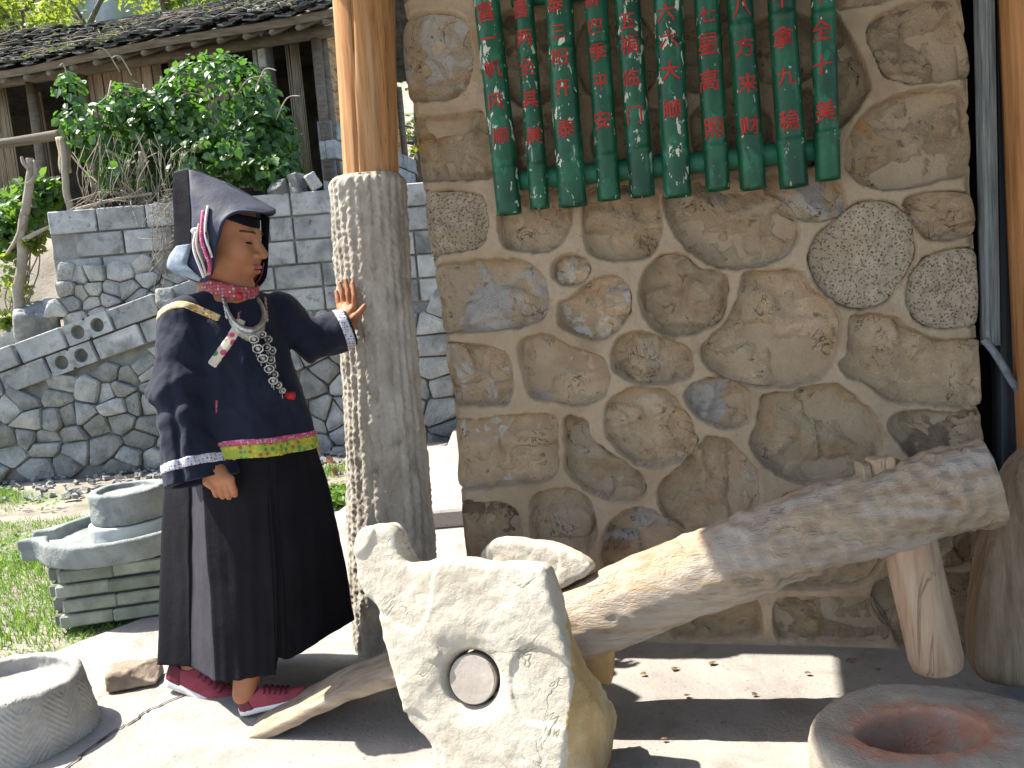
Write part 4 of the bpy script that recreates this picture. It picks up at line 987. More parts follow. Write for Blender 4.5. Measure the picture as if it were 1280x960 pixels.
def retaining():
    rs = np.random.RandomState(21)
    # --- wall with sloping block coping (stair parapet), left
    YA = lambda x, z: 6.55+.085*(x+3.67)
    def pa(x, y):
        p = None; Y = 6.5
        for _ in range(6): p = at(x, y, Y); Y = YA(p[0], p[2])
        return p
    tA = empty('ramp_wall', (-3.6, 6.6, 0), 'grey rubble retaining wall with sloping cinder block coping, left behind the person', 'wall')
    a, b = pa(0, 494), pa(196, 400)         # underside of the two block courses: rises to the right
    k = (pa(190, 437)[2]-pa(0, 506)[2])/(pa(190, 437)[0]-pa(0, 506)[0])
    low = lambda x: pa(0, 506)[2]+.055+k*(x-pa(0, 506)[0])
    ang = math.atan(k); R = roty(-ang); dx = np.array([math.cos(ang), 0, math.sin(ang)]); dz = np.array([-math.sin(ang), 0, math.cos(ang)])
    o0 = np.array([-4.9, 0, low(-4.9)]); X1 = -2.15
    H, Lb = .185, .395
    hole_idx = {(0, 6), (1, 6)}
    blk = MB(); blk.cbox((0, 0, 0), (Lb-.014, .17, H-.014), None, .007); proto = None
    def holed():
        V = []; F = []; w, h, d = (Lb-.014)/2, (H-.014)/2, .085
        mb = MB(); nseg = 14
        for cx in (-.085, .085):
            x0, x1 = (-w, 0) if cx < 0 else (0, w)
            outer = []; inner = []
            for s in range(nseg*2):
                A = 2*math.pi*s/(nseg*2); c, n_ = math.cos(A), math.sin(A); inner.append([cx+.055*c, -d, .058*n_])
                t = min((abs((x1-cx)/c) if c > 0 else abs((x0-cx)/c)) if abs(c) > 1e-6 else 9, abs(h/n_) if abs(n_) > 1e-6 else 9)
                outer.append([cx+c*t, -d, n_*t])
            n = nseg*2; back = [[p[0], .05, p[2]] for p in inner]
            mb.add(outer+inner+back, [[i, (i+1) % n, n+(i+1) % n, n+i] for i in range(n)]+[[n+i, n+(i+1) % n, 2*n+(i+1) % n, 2*n+i] for i in range(n)]+[[2*n+i for i in range(n)]])
        mb.add([[-w, -d, -h], [w, -d, -h], [w, -d, h], [-w, -d, h], [-w, d, -h], [w, d, -h], [w, d, h], [-w, d, h]], [[4, 7, 6, 5], [0, 4, 5, 1], [3, 2, 6, 7], [0, 3, 7, 4], [1, 5, 6, 2]])
        return mb
    hproto = None; row = 0
    ca, cb = pa(350/3+0, 300+360/3), pa(290/3, 300+470/3)      # centres of the two holed blocks
    for row in range(2):
        offc = ((ca if row else cb)-o0) @ dx
        x = (offc-Lb/2) % Lb-Lb
        i = 0
        while True:
            mid = o0+dx*(x+Lb/2)+dz*(H*(row+.5)); Y = YA(mid[0], 0)-.01+rs.uniform(-.006, .006)
            if mid[0] > X1: break
            M4 = Matrix.Translation((mid[0], Y+.05, mid[2])) @ Matrix((R @ rotz(rs.uniform(-.02, .02))).tolist()).to_4x4()
            if abs(x+Lb/2-offc) < .1:
                if hproto is None: hproto = holed().build('hollow_block', m_cinder, tA, False, (0, 0, 0)); hproto.matrix_local = Matrix.Translation(Vector(-WLOC[tA.name])) @ M4
                else: inst(hproto, 'hollow_block', M4, tA)
            else:
                if proto is None: proto = blk.build('cinder_block', m_cinder, tA, False, (0, 0, 0)); proto.matrix_local = Matrix.Translation(Vector(-WLOC[tA.name])) @ M4
                else: inst(proto, 'cinder_block', M4, tA)
            x += Lb
    for c in rubble_cells(-4.75, X1, -.02, 2.0, .20, .14, rs, lambda x, z: z < low(x)-.045 and -4.9 < x < X1 and z > -.1): stone_cell(tA, c, YA, rs)
    V = []
    xs = np.linspace(-4.9, X1, 30)
    for x in xs:
        for j, z in enumerate(np.linspace(-.1, low(x)+2*H/math.cos(ang)-.02, 12)): V.append([x, YA(x, z)+(.012 if z < low(x) else .03)+.01*vnoise(np.array([[x*8, z*8, 0]]), 2)[0], z])
    n = len(V); V += [[x, YA(x, 0)+.42, low(x)+2*H/math.cos(ang)-.02] for x in xs]; V += [[x, YA(x, 0)+.42, -.1] for x in xs]
    F = [q for q in grid_faces(30, 12)]+[[i*12+11, (i+1)*12+11, n+i+1, n+i] for i in range(29)]+[[n+i, n+i+1, n+30+i+1, n+30+i] for i in range(29)]
    F.append([29*12+j for j in range(12)]+[n+29, n+59]); F.append(([j for j in range(12)]+[n, n+30])[::-1])
    mk('mortar_bed', V, [list(map(int, q)) for q in F], m_rubmort, tA, False)
    # --- taller wall behind
    YB = lambda x, z: 6.85+.03*(x+1.3)
    def pb(x, y):
        Y = 6.8
        for _ in range(6): p = at(x, y, Y); Y = YB(p[0], 0)
        return p
    tB = empty('terrace_wall', (-2, 6.9, 0), 'long cinder block and rubble terrace wall below the old house, behind the person', 'wall')
    xl = pb(63, 300)[0]; xr = .1; ztop = pb(400, 237)[2]
    lowB = lambda x: np.interp(x, [xl, -2.7, -2.25, -1.9, xr], [pb(100, 328)[2]]*2+[1.35]+[pb(400, 386)[2]]*2)
    H = .2; proto = None
    for row in range(6):
        z = ztop-H*(row+.5); x = xl+(.0 if row % 2 == 0 else -.2)
        while x < xr:
            L = .4*(1 if rs.rand() > .12 else .5); mid = x+L/2
            if z > lowB(mid)-.07 and mid > xl and not (row == 0 and (mid > -1.75 and rs.rand() < .0)):
                if row == 0 and mid < -2.4 and rs.rand() < .3: x += L; continue
                M4 = Matrix.Translation((mid, YB(mid, z)+.08+rs.uniform(-.008, .008), z)) @ Matrix(rotz(.03+rs.uniform(-.02, .02)).tolist()).to_4x4() @ Matrix.Diagonal((L/.4, 1, 1, 1))
                if proto is None:
                    mb = MB(); mb.cbox((0, 0, 0), (.4-.016, .19, H-.016), None, .008); proto = mb.build('cinder_block', m_cinder, tB, False, (0, 0, 0)); proto.matrix_local = Matrix.Translation(Vector(-WLOC[tB.name])) @ M4
                else: inst(proto, 'cinder_block', M4, tB)
            x += L
    for c in rubble_cells(xl, -2.3, .9, 1.75, .15, .12, rs, lambda x, z: z < lowB(x)-.05 and xl-.02 < x < -2.2 and z > 1.0): stone_cell(tB, c, YB, rs, .04, .005)
    for c in rubble_cells(-2.15, .1, -.05, 1.3, .25, .16, rs, lambda x, z: z < lowB(x)-.06 and x > -2.2): stone_cell(tB, c, YB, rs, .06)
    V = []; xs = np.linspace(xl, xr, 40); zs = np.linspace(-.1, ztop-.02, 26)
    for x in xs:
        for z in zs: V.append([x, YB(x, z)+.016+.012*vnoise(np.array([[x*8, z*8, 0]]), 2)[0], z])
    n = len(V); V += [[x, YB(x, 0)+.5, ztop-.02] for x in xs]+[[x, YB(x, 0)+.5, -.1] for x in xs]
    F = [list(map(int, q)) for q in grid_faces(40, 26)]+[[i*26+25, (i+1)*26+25, n+i+1, n+i] for i in range(39)]
    F.append([39*26+j for j in range(26)]+[n+39, n+79]); F.append(([j for j in range(26)]+[n, n+40])[::-1])
    mk('mortar_bed', V, F, m_rubmort, tB, False)
    return pa, pb, ztop
pa, pb, ZT = retaining()
def boulder(name, x, y, Y, w, h, seed, m, label, cat='rubble', group=None, zc=None):
    c = at(x, y, Y); s = Y/1000.; a, b = w*s/2, h*s/2
    def fn(P):
        d = boxd(P, c, (a, a*.8, b), rotz(seed*.7) @ roty(seed*.37), min(a, b)*.3)
        return d-.16*min(a, b)*fbm(P*(1.2/min(a, b)), seed, 3)-.05*min(a, b)*fbm(P*(5/min(a, b)), seed+2, 2)
    R = max(a, b)*1.7; o = sdf_obj(name, fn, c-R, c+R, R/14, m, None, (c[0], c[1], c[2]-b)); tag(o, label, cat, group); return o
for i, (x, y, w, h, lb) in enumerate([(48, 412, 62, 46, 'large tilted chunk of broken concrete at the foot of the dark bank'), (72, 386, 26, 26, 'light squarish concrete lump beside the sloping coping'),
        (18, 432, 34, 30, 'dark broken block lying left of the large concrete chunk'), (42, 440, 26, 26, 'small dark lump under the large concrete chunk'), (5, 470, 20, 22, 'grey lump at the left photo edge above the coping')]):
    boulder('concrete_lump', x, y, 6.95, w, h, i+3, m_cinder if i < 2 else m_rubble, lb)
for i, (x, y, w, h) in enumerate([(372, 231, 26, 14), (391, 227, 20, 14), (352, 240, 26, 20), (208, 374, 26, 22)]):
    boulder('wall_top_stone', x, y, 6.9 if i < 3 else 6.5, w, h, i+13, m_rubble, ['flat grey stone lying on top of the block wall', 'rounded pale stone next to it near the stone pillar', 'dark mossy stone on the wall top right of the hood', 'pale stone at the upper end of the coping'][i], 'stone')

def leaf_mat(name, cols, tr, rough=.45, rnd=0):
    return mat(name, [(.3, cols[0]), (.5, cols[1]), (.7, cols[2])], 7, 3, rough, trans=((*tr, 1), .35), spec=.5)
m_vine = leaf_mat('vine_leaf', [(.016, .050, .012), (.035, .095, .018), (.11, .18, .03)], (.12, .30, .03), .38)
m_shrub = leaf_mat('shrub_leaf', [(.030, .085, .018), (.05, .12, .025), (.085, .16, .03)], (.2, .38, .04))
m_tree = leaf_mat('tree_leaf', [(.05, .10, .02), (.09, .15, .025), (.14, .19, .03)], (.42, .52, .05))
m_grass = leaf_mat('grass_blade', [(.05, .12, .016), (.08, .17, .025), (.13, .20, .04)], (.24, .42, .04), .6)
m_twig = mat('dry_twig', [(.3, (.20, .165, .125)), (.7, (.38, .33, .26))], 10, 6, .9)
m_trunk = mat('bark', [(.3, (.09, .075, .06)), (.7, (.22, .19, .16))], 6, 8, .95, [(14, .7, .03)], stretch=(1, 1, .3))
LEAF_V = np.array([[0, 0, 0], [.34, .22, .06], [.36, .62, .05], [0, 1.0, -.08], [-.36, .62, .05], [-.34, .22, .06], [0, .5, -.03]])
LEAF_F = [[0, 1, 6], [1, 2, 6], [2, 3, 6], [3, 4, 6], [4, 5, 6], [5, 0, 6]]
def leaves(P, size, rs, nrm=None, jitter=.9, droop=.25, simple=False):
    """P: leaf bases; nrm: preferred facing; returns mesh arrays"""
    n = len(P); LV = np.array([[0, 0, 0], [.32, .5, .05], [0, 1, -.06], [-.32, .5, .05]]) if simple else LEAF_V
    LF = [[0, 1, 2, 3]] if simple else LEAF_F
    N = rs.randn(n, 3)*jitter+(nrm if nrm is not None else np.array([0, 0, 1.])); N /= np.linalg.norm(N, axis=1)[:, None]+1e-9
    T = rs.randn(n, 3)+np.array([0, 0, -droop*2]); T -= N*(T*N).sum(1)[:, None]; T /= np.linalg.norm(T, axis=1)[:, None]+1e-9
    B = np.cross(T, N); S = (size*rs.uniform(.55, 1.25, n))[:, None, None]
    V = P[:, None]+S*(LV[None, :, :1]*B[:, None]+LV[None, :, 1:2]*T[:, None]+LV[None, :, 2:]*N[:, None])
    k = len(LV); F = [[q+i*k for q in f] for i in range(n) for f in LF]
    return V.reshape(-1, 3), F
def blob_points(c, r, n, rs, shell=.35, seed=0):
    d = rs.randn(n, 3); d /= np.linalg.norm(d, axis=1)[:, None]; rad = 1-shell*rs.rand(n)**1.5
    rad *= 1+.22*fbm(d*2.2+seed, seed, 3)
    return np.array(c)+d*np.array(r)*rad[:, None], d
m_twig2 = mat('roof_twig', [(.3, (.07, .055, .04)), (.7, (.20, .165, .12))], 10, 6, .9)
m_moss = leaf_mat('moss', [(.03, .05, .012), (.06, .085, .02), (.12, .11, .04)], (.12, .16, .03), .8)
# ================================================================== OLD HOUSE ON THE TERRACE
HD = np.array([.9824, -.187, 0]); HN = np.array([-.187, -.9824, 0]); HP = np.array([-1.43, 8.52, 2.1])
HR = rotz(math.atan2(HD[1], HD[0]))
def hs(x, y, off=0):
    p = onplane(x, y, HP+HN*off, HN); return float((p-HP) @ HD), float(p[2])
def Hpt(s, z, off=0): return np.array([HP[0], HP[1], 0])+HD*s+HN*off+np.array([0, 0, z])
m_bambooslat = mat('split_bamboo', [(.3, (.17, .13, .085)), (.5, (.28, .225, .155)), (.7, (.36, .30, .21))], 5, 8, .8, [(6, .4, .01)], stretch=(6, 6, .8), rnd=.25)
m_board = mat('old_board', [(.3, (.13, .09, .06)), (.5, (.21, .155, .11)), (.7, (.28, .22, .16))], 5, 8, .85, [(8, .5, .01)], stretch=(8, 8, .7), rnd=.2)
m_beam = mat('old_beam', [(.3, (.09, .07, .05)), (.7, (.20, .165, .125))], 4, 8, .9, stretch=(.6, 8, 8))
m_tile = mat('roof_tile', [(.3, (.045, .045, .045)), (.5, (.10, .10, .10)), (.7, (.19, .185, .175))], 6, 8, .95, [(30, .6, .02)], stains=[((.10, .13, .05, 1), 2.2, .55, .7, .8), ((.26, .24, .20, 1), 14, .6, .7, .7)])
def house():
    t = empty('old_house', HP, 'old village house with mossy tile roof, bamboo and board walls on the terrace', 'house')
    rs = np.random.RandomState(5)
    zb = 2.0; ze = 4.05; sL = -6.0; sR = hs(397, 60)[0]
    # dark shell behind the openings
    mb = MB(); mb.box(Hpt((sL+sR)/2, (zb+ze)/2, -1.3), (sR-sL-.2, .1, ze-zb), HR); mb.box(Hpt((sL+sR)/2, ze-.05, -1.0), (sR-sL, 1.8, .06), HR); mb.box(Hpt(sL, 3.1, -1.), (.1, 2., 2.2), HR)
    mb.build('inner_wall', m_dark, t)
    def slats(x0, x1, y0, y1, n, m, name, off=0, wd=.9):
        s0, zt = hs(x0, y0, off); s1, zb_ = hs(x1, y1, off); _, zt2 = hs(x1, y0, off); proto = None
        w = (s1-s0)/n
        for i in range(n):
            s = s0+(i+.5)*w; top = max(zt, zt2)+rs.uniform(-.01, .03); bot = zb_+rs.uniform(-.04, .02)
            mb = MB(); mb.cbox(Hpt(s, (top+bot)/2, off+rs.uniform(-.008, .012)), (w*wd*rs.uniform(.9, 1.05), .02, top-bot), HR @ roty(rs.uniform(-.012, .012)), .004)
            mb.build(name, m, t)
    def slats_joined(x0, x1, y0, y1, n, m, name, off=0):
        s0, zt = hs(x0, y0, off); s1, zb_ = hs(x1, y1, off); w = (s1-s0)/n; mb = MB()
        for i in range(n):
            s = s0+(i+.5)*w; r = w*.46; top = zt+rs.uniform(-.03, .05); bot = zb_+rs.uniform(-.06, .03)
            mb.tube([Hpt(s+rs.uniform(-.006, .006), bot, off), Hpt(s+rs.uniform(-.008, .008), top, off+rs.uniform(-.01, .01))], r, 6)
        o = mb.build(name, m, t, True); o['kind'] = 'stuff'
    slats_joined(-40, 28, 92, 245, 24, m_bambooslat, 'split_bamboo_wall')
    slats_joined(352, 392, 30, 225, 14, m_bambooslat, 'split_bamboo_wall')
    slats(100, 216, 70, 190, 8, m_board, 'board', 0, .97)
    slats(40, 70, 95, 240, 3, m_board, 'board', -.5, .8)
    s0, z1 = hs(216, 58); s1, z0 = hs(312, 235)
    for a, b, c, d in ((216, 312, 92, 235),): slats(a, b, c, d, 7, m_board, 'board', -.03, .97)
    mb = MB(); sa, za = hs(220, 58); sb_, zb2 = hs(312, 50); mb.cbox(Hpt((sa+sb_)/2, za-.02, .02), (sb_-sa, .05, .06), HR); mb.build('window_rail', m_beam, t)
    # cinder block pier
    sa, zt = hs(316, 48); sb_, zbm = hs(354, 230); H = .2; z = 2.1; r = 0
    while z < zt+.1:
        for k in range(2):
            w = (sb_-sa)*((.62, .38) if r % 2 else (.38, .62))[k]; s = sa+(0 if k == 0 else (sb_-sa)-w)+w/2
            mb = MB(); mb.cbox(Hpt(s, z+H/2, -.02), (w-.014, .19, H-.014), HR, .008); mb.build('cinder_block', m_cinder, t)
        z += H; r += 1
    mb = MB(); mb.box(Hpt((sa+sb_)/2, (2.1+zt)/2, -.035), (sb_-sa, .17, zt-2.1), HR); mb.build('pier_mortar', m_cindmort, t)
    # posts, beams
    for x in (33, 98, 215, 396):
        s, _ = hs(x, 60); mb = MB(); mb.tube([Hpt(s, 2.05, .04), Hpt(s+.02, ze-.02, .04)], .055, 8); mb.build('post', m_beam, t, True)
    mb = MB(); mb.tube([Hpt(sL, 3.94, .05), Hpt(sR+.2, 3.96, .05)], .06, 8); mb.build('eave_beam', m_beam, t, True)
    # gable side: blocks below, woven panel above
    G = np.array([.187, .9824, 0]); e = Hpt(sR, 0, 0); GR = HR @ rotz(math.pi/2)
    H = .2; r = 0; z = 2.1
    while z < 3.1:
        x = -.1 if r % 2 else 0
        while x < 2.6:
            mb = MB(); mb.cbox(e+G*(x+.2)+np.array([0, 0, z+H/2])+HD*.03, (.386, .18, H-.014), GR, .008); mb.build('gable_block', m_cinder, t); x += .4
        z += H; r += 1
    mb = MB(); mb.box(e+G*1.25+np.array([0, 0, 2.6]), (2.6, .15, 1.0), GR); mb.build('gable_mortar', m_cindmort, t)
    mb = MB(); zz = [3.12, 3.12, 4.0, 5.1, 4.0]; xx = [0, 2.6, 2.6, 1.9, 0]
    V = [e+G*a+np.array([0, 0, b])+HD*o for o in (0, .03) for a, b in zip(xx, zz)]
    mb.add(V, [[0, 1, 2, 3, 4], [9, 8, 7, 6, 5]]+[[i, 5+i, 5+(i+1) % 5, (i+1) % 5] for i in range(5)])
    mb.build('woven_panel', mat('woven_bamboo', [(.3, (.25, .14, .06)), (.5, (.40, .25, .11)), (.7, (.50, .34, .17))], 9, 8, .85, [(40, .6, .01)], stretch=(1, 1, 3), stains=[((.06, .035, .02, 1), 7, .54, .62, .85)]), t)
    for x_ in (.02, 1.2, 2.5):
        mb = MB(); mb.tube([e+G*x_+HD*.06+np.array([0, 0, 2.1]), e+G*x_+HD*.06+np.array([0, 0, 4.0])], .045, 8); mb.build('post', m_beam, t, True)
    # roof: slope with rows of curved tiles
    ov = .55; run = 3.0; pitch = math.radians(25); zE = 4.02
    up = -HN*math.cos(pitch)+np.array([0, 0, math.sin(pitch)]); nrm = np.cross(HD, up); nrm = nrm if nrm[2] > 0 else -nrm
    o0 = Hpt(sL-.5, zE, ov); Lr = sR+.45-sL+.5; Ls = run/math.cos(pitch)
    sag = lambda s: -.10*math.sin(math.pi*min(max((s)/Lr, 0), 1))+.025*math.sin(s*1.7)
    V = []
    for k in (0, -.07):
        for i in range(25):
            for j in (0, Ls): V.append(o0+HD*(Lr*i/24)+up*j+nrm*(k+sag(Lr*i/24)))
    F = [[2*i, 2*i+2, 2*i+3, 2*i+1] for i in range(24)]+[[50+2*i+1, 50+2*i+3, 50+2*i+2, 50+2*i] for i in range(24)]+[[2*i, 50+2*i, 50+2*i+2, 2*i+2] for i in range(24)]+[[2*i+1, 2*i+3, 50+2*i+3, 50+2*i+1] for i in range(24)]+[[0, 1, 51, 50], [48, 98, 99, 49]]
    rf = mk('roof', V, F, m_beam, t, False)
    nc, nr = int(Lr/.16), int(Ls/.125); TV, TF = [], []
    for c in range(nc):
        for r_ in range(nr):
            s = (c+.5)*.16+rs.uniform(-.02, .02); q = r_*.125+rs.uniform(-.03, .03)
            if rs.rand() < .05: continue
            a0 = rs.uniform(-.22, .22); cup = 1 if c % 2 else -1; b = len(TV); hh = .022+.02*rs.rand()
            for jj, dq in enumerate((0, .19)):
                for kk in range(4):
                    w = (kk/3-.5)*.17; z = (cup*(.028-.11*abs(w)*2*.5))+hh+.035*(1-jj)*1.0+rs.uniform(-.008, .008)
                    TV.append(o0+HD*(s+w*math.cos(a0)-dq*math.sin(a0))+up*(q-.05+dq*math.cos(a0)+w*math.sin(a0))+nrm*(z+sag(s)))
            for kk in range(3): TF.append([b+kk, b+kk+1, b+4+kk+1, b+4+kk])
            n2 = len(TV); TV += [p-nrm*.014 for p in TV[b:b+8]]
            for kk in range(3): TF += [[n2+kk+1, n2+kk, n2+4+kk, n2+4+kk+1], [b+kk+1, b+kk, n2+kk, n2+kk+1]]
    o = mk('roof_tiles', TV, TF, m_tile, rf, False); o['kind'] = 'stuff'
    mb = MB()
    for k in range(420):
        s = rs.uniform(0, Lr); q = rs.uniform(.1, Ls); p = o0+HD*s+up*q+nrm*(.07+sag(s)); a = rs.uniform(0, 6.3); L2 = rs.uniform(.08, .4)
        e2 = p+HD*math.cos(a)*L2+up*math.sin(a)*L2+nrm*rs.uniform(0, .05); mb.tube([p, (p+e2)/2+nrm*.02, e2], .006, 4)
    o = mb.build('roof_twigs', m_twig2, rf, True); o['kind'] = 'stuff'
    m = 2600; s = rs.uniform(0, Lr, m); q = rs.uniform(0, Ls, m); PP = o0+s[:, None]*HD+q[:, None]*up; kp = (fbm(PP*.9, 77, 2) > .05) | (rs.rand(m) < .12)
    PP = PP[kp]+nrm*.07+np.array([0, 0, 1.])*np.array([sag(v) for v in s[kp]])[:, None]; LV_, LF_ = leaves(PP, .07, rs, nrm, .5, .2, True)
    o = mk('roof_moss', LV_, LF_, m_moss, rf, False); o['kind'] = 'stuff'
    for k in range(24):
        s = (k+.5)*Lr/24; mb = MB(); p = o0+HD*s+nrm*(-.10+sag(s)); mb.tube([p-up*.03, p+up*1.2], .03, 6); mb.build('rafter_end', m_beam, t, True)
    # far roof slope
    rb0 = o0+up*Ls; up2 = -HN*math.cos(pitch)-np.array([0, 0, math.sin(pitch)]); n2 = np.array([0, 0, 1.])
    V = [rb0, rb0+HD*Lr, rb0+HD*Lr+up2*1.9, rb0+up2*1.9]; V += [v-n2*.1 for v in V]
    mk('rear_roof', V, [[0, 1, 2, 3], [7, 6, 5, 4], [0, 4, 5, 1], [1, 5, 6, 2], [2, 6, 7, 3], [3, 7, 4, 0]], m_tile, t, False)
house()

# ================================================================== PLANTS
def bush():
    rs = np.random.RandomState(12)
    def pv(x, y, Y=7.35): return at(x, y, Y)
    t = empty('vine_bush', (-2.3, 7.5, 2.15), 'large dark green leafy vine mound in front of the old house', 'bush')
    Ps, Ns = [], []
    for (x, y, rx, rz, ry, n, Y) in [(275, 150, 82, 74, .5, 2600, 7.5), (330, 185, 42, 48, .4, 800, 7.35), (210, 170, 48, 62, .35, 900, 7.3), (165, 140, 26, 34, .25, 320, 7.25), (130, 165, 40, 40, .3, 420, 7.2), (105, 150, 30, 30, .22, 230, 7.2), (88, 118, 18, 26, .16, 120, 7.2), (180, 215, 60, 26, .3, 420, 7.1), (270, 205, 70, 30, .35, 700, 7.15), (345, 215, 24, 22, .25, 220, 7.1)]:
        s = Y/1000.; P, d = blob_points(pv(x, y, Y), (rx*s, ry, rz*s), n, rs, .3, int(x)); Ps.append(P); Ns.append(d)
    P = np.vstack(Ps); Nn = np.vstack(Ns)
    keep = vnoise(P*3.2, 5)+.45*vnoise(P*8, 6) > -.38
    V, F = leaves(P[keep], .080, rs, Nn[keep]*.9+np.array([0, -.25, .45]), .55, .5)
    o = mk('foliage', V, F, m_vine, t, False); o['kind'] = 'stuff'
    mb = MB()
    for k in range(26):
        x0 = rs.uniform(110, 350); a = pv(x0, 238, 7.3); b = pv(x0+rs.uniform(-50, 40), rs.uniform(90, 180), 7.4+rs.uniform(-.1, .3)); m = (a+b)/2+rs.randn(3)*.12
        mb.tube(catmull([a, m, b], 5), .008, 5)
    for (x0, y0, x1, y1) in [(150, 90, 118, 60), (165, 95, 140, 72), (180, 120, 120, 132), (255, 120, 212, 138), (290, 130, 330, 95), (88, 105, 75, 82), (345, 150, 375, 120), (320, 110, 345, 88)]:
        a = pv(x0, y0, 7.15); b = pv(x1, y1, 7.05); mb.tube(catmull([a, (a+b)/2+np.array([0, 0, .08]), b], 5), .006, 5)
    mb.build('stems', m_twig, t, True)
bush()
def shrub(name, label, blobs, n, size, m, seed, Y0, twigs=10):
    rs = np.random.RandomState(seed); c0 = at(blobs[0][0], blobs[0][1]+blobs[0][3], Y0); t = empty(name, c0, label, 'shrub'); Ps, Ns = [], []
    for (x, y, rx, rz) in blobs:
        s = Y0/1000.; P, d = blob_points(at(x, y, Y0), (rx*s, .7*min(rx, rz)*s+.08, rz*s), n, rs, .8, seed); Ps.append(P); Ns.append(d)
    P = np.vstack(Ps); V, F = leaves(P, size, rs, np.vstack(Ns)*.5+np.array([0, -.2, .5]), .7, .4); o = mk('foliage', V, F, m, t, False); o['kind'] = 'stuff'
    mb = MB()
    for k in range(twigs):
        b = P[rs.randint(len(P))]; a = c0+np.array([rs.uniform(-.1, .1), rs.uniform(-.05, .05), -.1]); mb.tube(catmull([a, (a+b)/2+rs.randn(3)*.05, b], 4), .006, 5)
    mb.build('stem', m_twig, t, True)
shrub('shrub', 'sunlit green shrub beside the bare branch at the left edge', [(30, 262, 34, 34), (8, 290, 20, 30), (52, 240, 24, 20)], 330, .085, m_shrub, 3, 7.1)
shrub('shrub', 'yellowish weeds low on the dark bank at the left edge', [(14, 345, 20, 34), (40, 300, 16, 14), (6, 398, 14, 12)], 150, .06, m_tree, 4, 6.95, 16)
# bare branches, fence rail and posts
def stick(name, label, pts, r0, r1, Y, cat='branch', extra=(), m=None):
    rs = np.random.RandomState(len(label)); P = catmull([at(x, y, Y) for x, y in pts], 8); P[:, 0] += .7*r0*fbm(np.stack([P[:, 2]*5, P[:, 0]*5, 0*P[:, 0]+len(label)], 1), 5, 2)
    mb = MB(); mb.tube(P, list(np.linspace(r0, r1, len(P))), 9)
    for e in extra: mb.tube(catmull([at(x, y, Y-.02) for x, y in e], 5), list(np.linspace(r1*.8, r1*.35, (len(e)-1)*5+1)), 6)
    o = mb.build(name, m or m_twig, None, True, at(*pts[0], Y)); tag(o, label, cat)
stick('bare_branch', 'pale bare forked branch standing upright at the left edge', [(22, 398), (26, 340), (33, 270), (38, 215), (37, 198)], .045, .03, 6.85, extra=[[(33, 270), (20, 300), (8, 318)], [(30, 300), (48, 290), (64, 282)], [(38, 212), (30, 204), (27, 196)], [(36, 230), (44, 220), (43, 200)]])
stick('fence_rail', 'grey wooden rail running left from the fence post toward the edge', [(-30, 183), (20, 177), (76, 168)], .04, .045, 7.3, 'rail', m=m_beam)
stick('fence_post', 'slim brown fence post standing on the block wall corner', [(87, 274), (83, 230), (79, 172)], .03, .028, 7.0, 'post', m=m_twig)
stick('pale_post', 'short pale yellowish post behind the slim fence post', [(79, 216), (76, 172)], .05, .05, 7.25, 'post', m=mat('pale_wood', [(.3, (.30, .25, .15)), (.7, (.42, .36, .23))], 6, 5, .8))
stick('cut_pole', 'grey upright pole among the dry stems above the block wall', [(180, 262), (177, 225), (175, 190)], .035, .03, 6.95, 'pole', m=m_twig)
stick('fallen_pole', 'thin pole lying along the top of the block wall', [(95, 262), (140, 250), (190, 242)], .016, .013, 6.85, 'pole')
def dead_stems():
    rs = np.random.RandomState(9); mb = MB()
    for k in range(130):
        x0 = rs.uniform(105, 235); a = at(x0, rs.uniform(236, 262), 6.9); b = at(x0+rs.uniform(-30, 30), rs.uniform(165, 290), 6.8+rs.uniform(-.1, .25)); mb.tube(catmull([a, (a+b)/2+rs.randn(3)*.06, b], 3), .0035, 4, False)
    for k in range(70):
        a = at(rs.uniform(196, 220), rs.uniform(240, 330), 6.72); b = a+np.array([rs.uniform(-.25, .2), rs.uniform(-.06, .05), rs.uniform(-.4, .05)]); mb.tube(catmull([a, (a+b)/2+rs.randn(3)*.05, b], 3), .003, 4, False)
    o = mb.build('dry_stems', m_twig, None, True, at(160, 250, 6.9)); tag(o, 'tangle of dry grey stems hanging over the block wall', 'weeds', None, 'stuff')
dead_stems()
def tree(label, x, Y, base, h, cr, seed, n):
    rs = np.random.RandomState(seed); b = at(x, 60, Y); b[2] = base; t = empty('tree', b, label, 'tree', 'trees behind the old house')
    mb = MB(); top = b+np.array([rs.uniform(-.4, .4), 0, h*.8]); tr = catmull([b, b+np.array([.15, 0, h*.4]), top], 6); mb.tube(tr, list(np.linspace(.16, .05, len(tr))), 8)
    Ps, Ns = [], []
    for k in range(13):
        s = tr[rs.randint(4, len(tr))]; e = s+np.array([rs.uniform(-1, 1)*cr, rs.uniform(-.6, .6)*cr, rs.uniform(-.1, .6)*cr])
        mb.tube(catmull([s, (s+e)/2+np.array([0, 0, .15]), e], 4), list(np.linspace(.05, .015, 9)), 6)
        for q in range(4):
            c = s+(e-s)*rs.uniform(.4, 1.1)+rs.randn(3)*.25; P, d = blob_points(c, (.5, .5, .34), n//52, rs, .95, seed+k); Ps.append(P); Ns.append(d)
    mb.build('trunk', m_trunk, t, True)
    V, F = leaves(np.vstack(Ps), .13, rs, np.vstack(Ns)*.3+np.array([0, 0, .7]), .7, .4, True); o = mk('crown', V, F, m_tree, t, False); o['kind'] = 'stuff'
